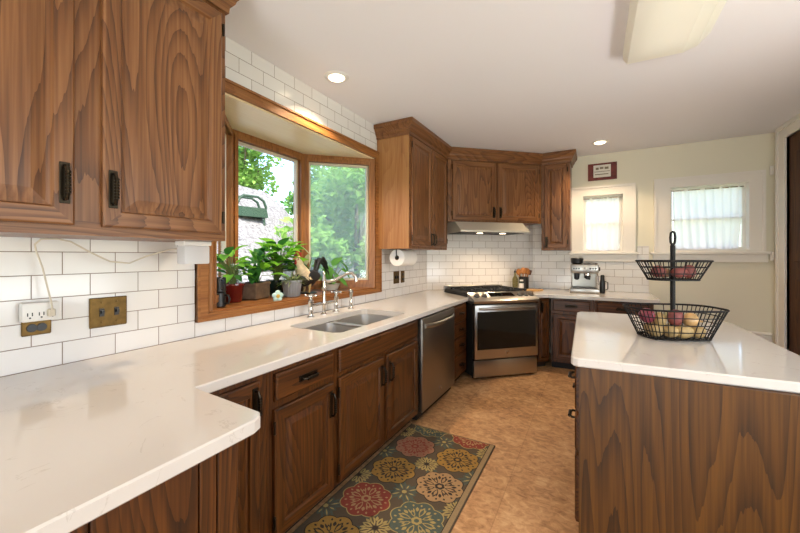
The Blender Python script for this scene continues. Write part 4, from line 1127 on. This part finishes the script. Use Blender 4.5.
f.ball((.117, 0, .215), (.009, .009, .018), 10); f.ball((.105, .015, .232), (.009, .004, .01), 8); f.ball((.105, -.015, .232), (.009, .004, .01), 8); f.build('comb', KR, t)
f = MB(); 
for s_ in (-1, 1): f.ball((.113, s_*.0165, .243), .0035, 8)
f.build('eye', BLACKP, t)
rd = random.Random(2)
f = MB()
for k in range(9):
    a = k/8; yy = rd.uniform(-.018, .018); H = .11+.05*math.sin(a*3); X = -.11-.05*a
    f.tube([(-.06, yy*.4, .115+.01*a), (-.09-.02*a, yy, .17+H*.35), (X-.01, yy*1.3, .19+H*.45-.06*a), (X-.05, yy*1.6, .16+.05*(1-a)-.05*a)], [.014, .015, .012, .003], 8, flat=(1, .4))
f.build('tail', KB, t)
for s_ in (-1, 1):
    f = MB(); f.ball((-.01, s_*.044, .115), (.06, .012, .036), 14); f.build('wing', KB, t)
    f = MB(); f.tube([(.01, s_*.022, .08), (.012, s_*.022, .03), (.014, s_*.022, .006)], [.016, .006, .006], 8)
    for dx_ in (.03, .012, -.02): f.tube([(.014, s_*.022, .006), (.014+dx_, s_*(.022+.008*(dx_ == .012)*2), .004)], .004, 6)
    f.build('foot', plain('rooster_leg', lin(196, 170, 110), .5), t)
f = MB(); f.lathe([(.055, 0), (.058, .004), (.05, .008)], n=24); f.build('base', KB, t)
RS.scale = (1.15, 1.15, 1.12)
t = thing('potted_plant', 'plant with large heart shaped leaves in a white dish at the sill right end', 'plant', (-.19, 2.36, SZ))
pot(t, [(.05, 0), (.055, .005), (.072, .045), (.076, .05)], plain('white_dish', lin(214, 208, 196), .3))
f = MB(); st = MB()
for (tip, d, L, w) in (((.03, .08, .24), (.2, .75, -.5), .12, .09), ((-.03, -.02, .2), (.3, -.2, -.5), .13, .085), ((.05, -.03, .12), (.6, .2, -.3), .11, .07), ((-.02, .05, .13), (.2, .8, -.2), .11, .07), ((-.06, .0, .1), (-.4, .3, .2), .1, .06), ((.04, .03, .1), (.9, .4, -.5), .1, .07), ((.0, -.1, .11), (.3, -.9, .1), .1, .06), ((.02, -.06, .16), (.5, -.5, .2), .1, .06), ((.06, -.08, .1), (.7, -.5, -.1), .1, .07), ((-.05, -.06, .18), (.1, -.8, .3), .11, .07), ((.06, .06, .17), (.5, .5, -.5), .1, .075), ((0, .02, .2), (.3, .3, .5), .1, .065)):
    leaf_geo(f, tip, d, (.5, 0, 1), L*1.15, w*1.2, .25, True)
    st.tube([(tip[0]*.15, tip[1]*.15, .04), (tip[0]*.5, tip[1]*.5, tip[2]*.65), tip], [.004, .0035, .003], 6)
st.build('stems', STEM, t); f.build('foliage', LEAF5, t, recalc=False, smooth=60)
t = thing('potted_plant', 'tall plant with one pale pointed leaf in a brown pot in the bay corner', 'plant', (-.34, 2.19, SZ))
pot(t, [(.045, 0), (.05, .006), (.06, .09), (.063, .1)], plain('brown_pot', lin(96, 70, 48), .6))
f = MB(); st = MB()
for (tip, d, L, w) in (((.06, .03, .27), (-.1, -.45, .55), .14, .035), ((.02, -.02, .17), (.2, -.5, .4), .13, .05), ((-.02, .03, .2), (.0, .3, .6), .12, .045), ((.05, 0, .12), (.8, .2, .3), .12, .05), ((.05, -.04, .15), (.6, -.6, .3), .12, .055), ((.07, .02, .09), (.7, .5, .1), .11, .05), ((.02, -.06, .2), (.2, -.6, .5), .11, .045), ((.0, -.05, .1), (.2, -.9, .3), .12, .05), ((-.04, .0, .14), (-.3, -.2, .9), .11, .04)):
    leaf_geo(f, tip, d, (.6, 0, 1), L, w, .15); st.tube([(tip[0]*.1, tip[1]*.1, .088), (tip[0]*.6, tip[1]*.6, tip[2]*.6), tip], [.005, .004, .003], 6)
st.build('stems', STEM, t); f.build('foliage', LEAF4, t, recalc=False, smooth=60)

# ------------------------------------------------------------------ outside
f = MB()
N = 40; V = []; rd = random.Random(5)
for j in range(N+1):
    for i in range(N+1):
        x = -.3-22*(i/N); y = -8+30*(j/N)
        r_ = y/(1.72-x); h = -.25 if x > -2.2 else -.25+min(3.4, .8*(-2.2-x))*(1-.75*max(0, min(1, (r_-.92)/.35)))
        h += .12*math.sin(x*1.3+y*.9)+.08*math.sin(y*2.1-x) if x < -2.2 else 0
        V.append((x, y, h))
F = [(j*(N+1)+i, (j+1)*(N+1)+i, (j+1)*(N+1)+i+1, j*(N+1)+i+1) for j in range(N) for i in range(N)]
f.raw(V, F); g = f.build('ground', plain('pale_leaf_litter_bank', lin(124, 122, 121), .95, var=.6, bscale=16, bump=.8), smooth=60); g['kind'] = 'structure'; g.name = 'floor_outside'
f = MB(); f.box(-60, 60, -60, 60, -.42, -.4); struct(f.build('floor_yard', plain('lawn_green', lin(150, 165, 120), .95, var=.2, bscale=5)))
# own eave seen through the right hand bay window
f = MB(); f.prism([(-.7, 3.2), (-.1, 3.2), (-.1, 6.5), (-.7, 6.5)], 2.38, 2.5); struct(f.build('trim_11', plain('white_eave', lin(228, 226, 220), .7), smooth=0))
def tree_meshes(seed, cr, ch, nl, ls):
    rd = random.Random(seed); V = []; F = []
    blobs = [(rd.gauss(0, .42)*cr, rd.gauss(0, .42)*cr, rd.uniform(-.45, .45)*ch, rd.uniform(.28, .5)*cr) for _ in range(16)]
    for i in range(nl):
        b = rd.choice(blobs); p = Vector((rd.gauss(0, 1), rd.gauss(0, 1), rd.gauss(0, .6))); p = p.normalized()*b[3]*rd.uniform(.6, 1.05)+Vector(b[:3])
        d = Vector((rd.gauss(0, 1), rd.gauss(0, 1), rd.gauss(-.2, .5))).normalized(); e = d.cross(Vector((rd.gauss(0, .6), rd.gauss(0, .6), 1))).normalized(); k = ls*rd.uniform(.6, 1.3)
        n = len(V); V += [p-d*k*.6, p+e*k*.35+Vector((0, 0, .04*k)), p+d*k*.7, p-e*k*.35+Vector((0, 0, .04*k))]; F.append((n, n+1, n+2, n+3))
    cm = bpy.data.meshes.new('crown'); cm.from_pydata([tuple(v) for v in V], [], F)
    return cm
def tree(x, y, z, h, cr, ch, seed, mat, label, ls=.16, nl=3800, group='trees outside the bay window'):
    t = thing('tree', label, 'tree', (x, y, z), 0, group)
    cm = tree_meshes(seed, cr, ch, nl, ls); cm.materials.append(mat)
    o = bpy.data.objects.new('crown', cm); C.objects.link(o); o.parent = t; o.location = (0, 0, h)
    f = MB(); rd = random.Random(seed)
    f.tube([(0, 0, -.3), (.05, 0, h*.4), (-.05, .05, h*.8), (0, 0, h+ch*.3)], [.12, .1, .08, .03], 8)
    for k in range(6):
        q = rd.uniform(0, 6.28); f.tube([(0, 0, h*.6+.1*k), (math.cos(q)*cr*.4, math.sin(q)*cr*.4, h*.85+.1*k), (math.cos(q)*cr*.75, math.sin(q)*cr*.75, h+.1*k)], [.05, .035, .015], 6)
    f.build('trunk', BARK, t)
    return t
tree(-6.4, 5.2, 2.3, 1.9, 1.0, 1.5, 31, TREE2, 'tree at the upper left of the main bay pane')
tree(-9.0, 8.4, 2.6, 1.9, 1.3, 1.9, 32, TREE1, 'pale tree behind the bank in the right half of the main bay pane')
tree(-14.5, 9.0, 3.1, 3.0, 2.2, 3.0, 33, TREE2, 'darker tree beyond the pale bank in the middle of the main bay pane', ls=.22)
tree(-3.1, 6.9, -.1, 1.9, 1.4, 2.6, 34, TREE1, 'nearest light green tree filling the angled bay pane')
tree(-6.2, 10.3, .4, 2.2, 1.7, 3.2, 35, TREE2, 'darker tree behind the nearest one in the angled bay pane', ls=.2)
tree(-1.9, 10.0, -.2, 2.0, 1.5, 3.0, 36, TREE2, 'tree at the right edge of the angled bay pane')
tree(-10.2, 14.6, .9, 3.0, 2.4, 4.2, 38, TREE1, 'tallest tree at the back of the yard', ls=.28)
tree(-4.2, 15.4, .0, 3.0, 2.4, 4.4, 39, TREE2, 'big dark tree far back behind the angled bay pane', ls=.28)
t = thing('garden_planter', 'dark green planter with an arched frame standing on the pale bank outside the main pane', 'planter', (-5.3, 5.62, 2.12), 80)
t.scale = (1.25, 1.1, 1.1)
GRNM = plain('dark_green_paint', lin(40, 66, 48), .6)
f = MB(); f.raw([(-.34, -.14, 0), (.34, -.14, 0), (.34, .14, 0), (-.34, .14, 0), (-.30, -.14, .2), (.30, -.14, .2), (.30, .14, .2), (-.30, .14, .2)], [(0, 1, 2, 3), (4, 7, 6, 5), (0, 4, 5, 1), (1, 5, 6, 2), (2, 6, 7, 3), (3, 7, 4, 0)]); f.build('box', GRNM, t, smooth=0)
f = MB()
for yy in (-.13, .13): f.tube([(-.3, yy, .2), (-.24, yy, .36), (-.16, yy, .43), (.12, yy, .43), (.24, yy, .36), (.3, yy, .2)], .028, 8)
f.build('frame', GRNM, t)
for xx in (-.27, .27):
    for yy in (-.1, .1):
        f = MB(); f.cyl((xx, yy, -.5), (xx, yy, 0), .02, n=8); f.build('leg', GRNM, t)
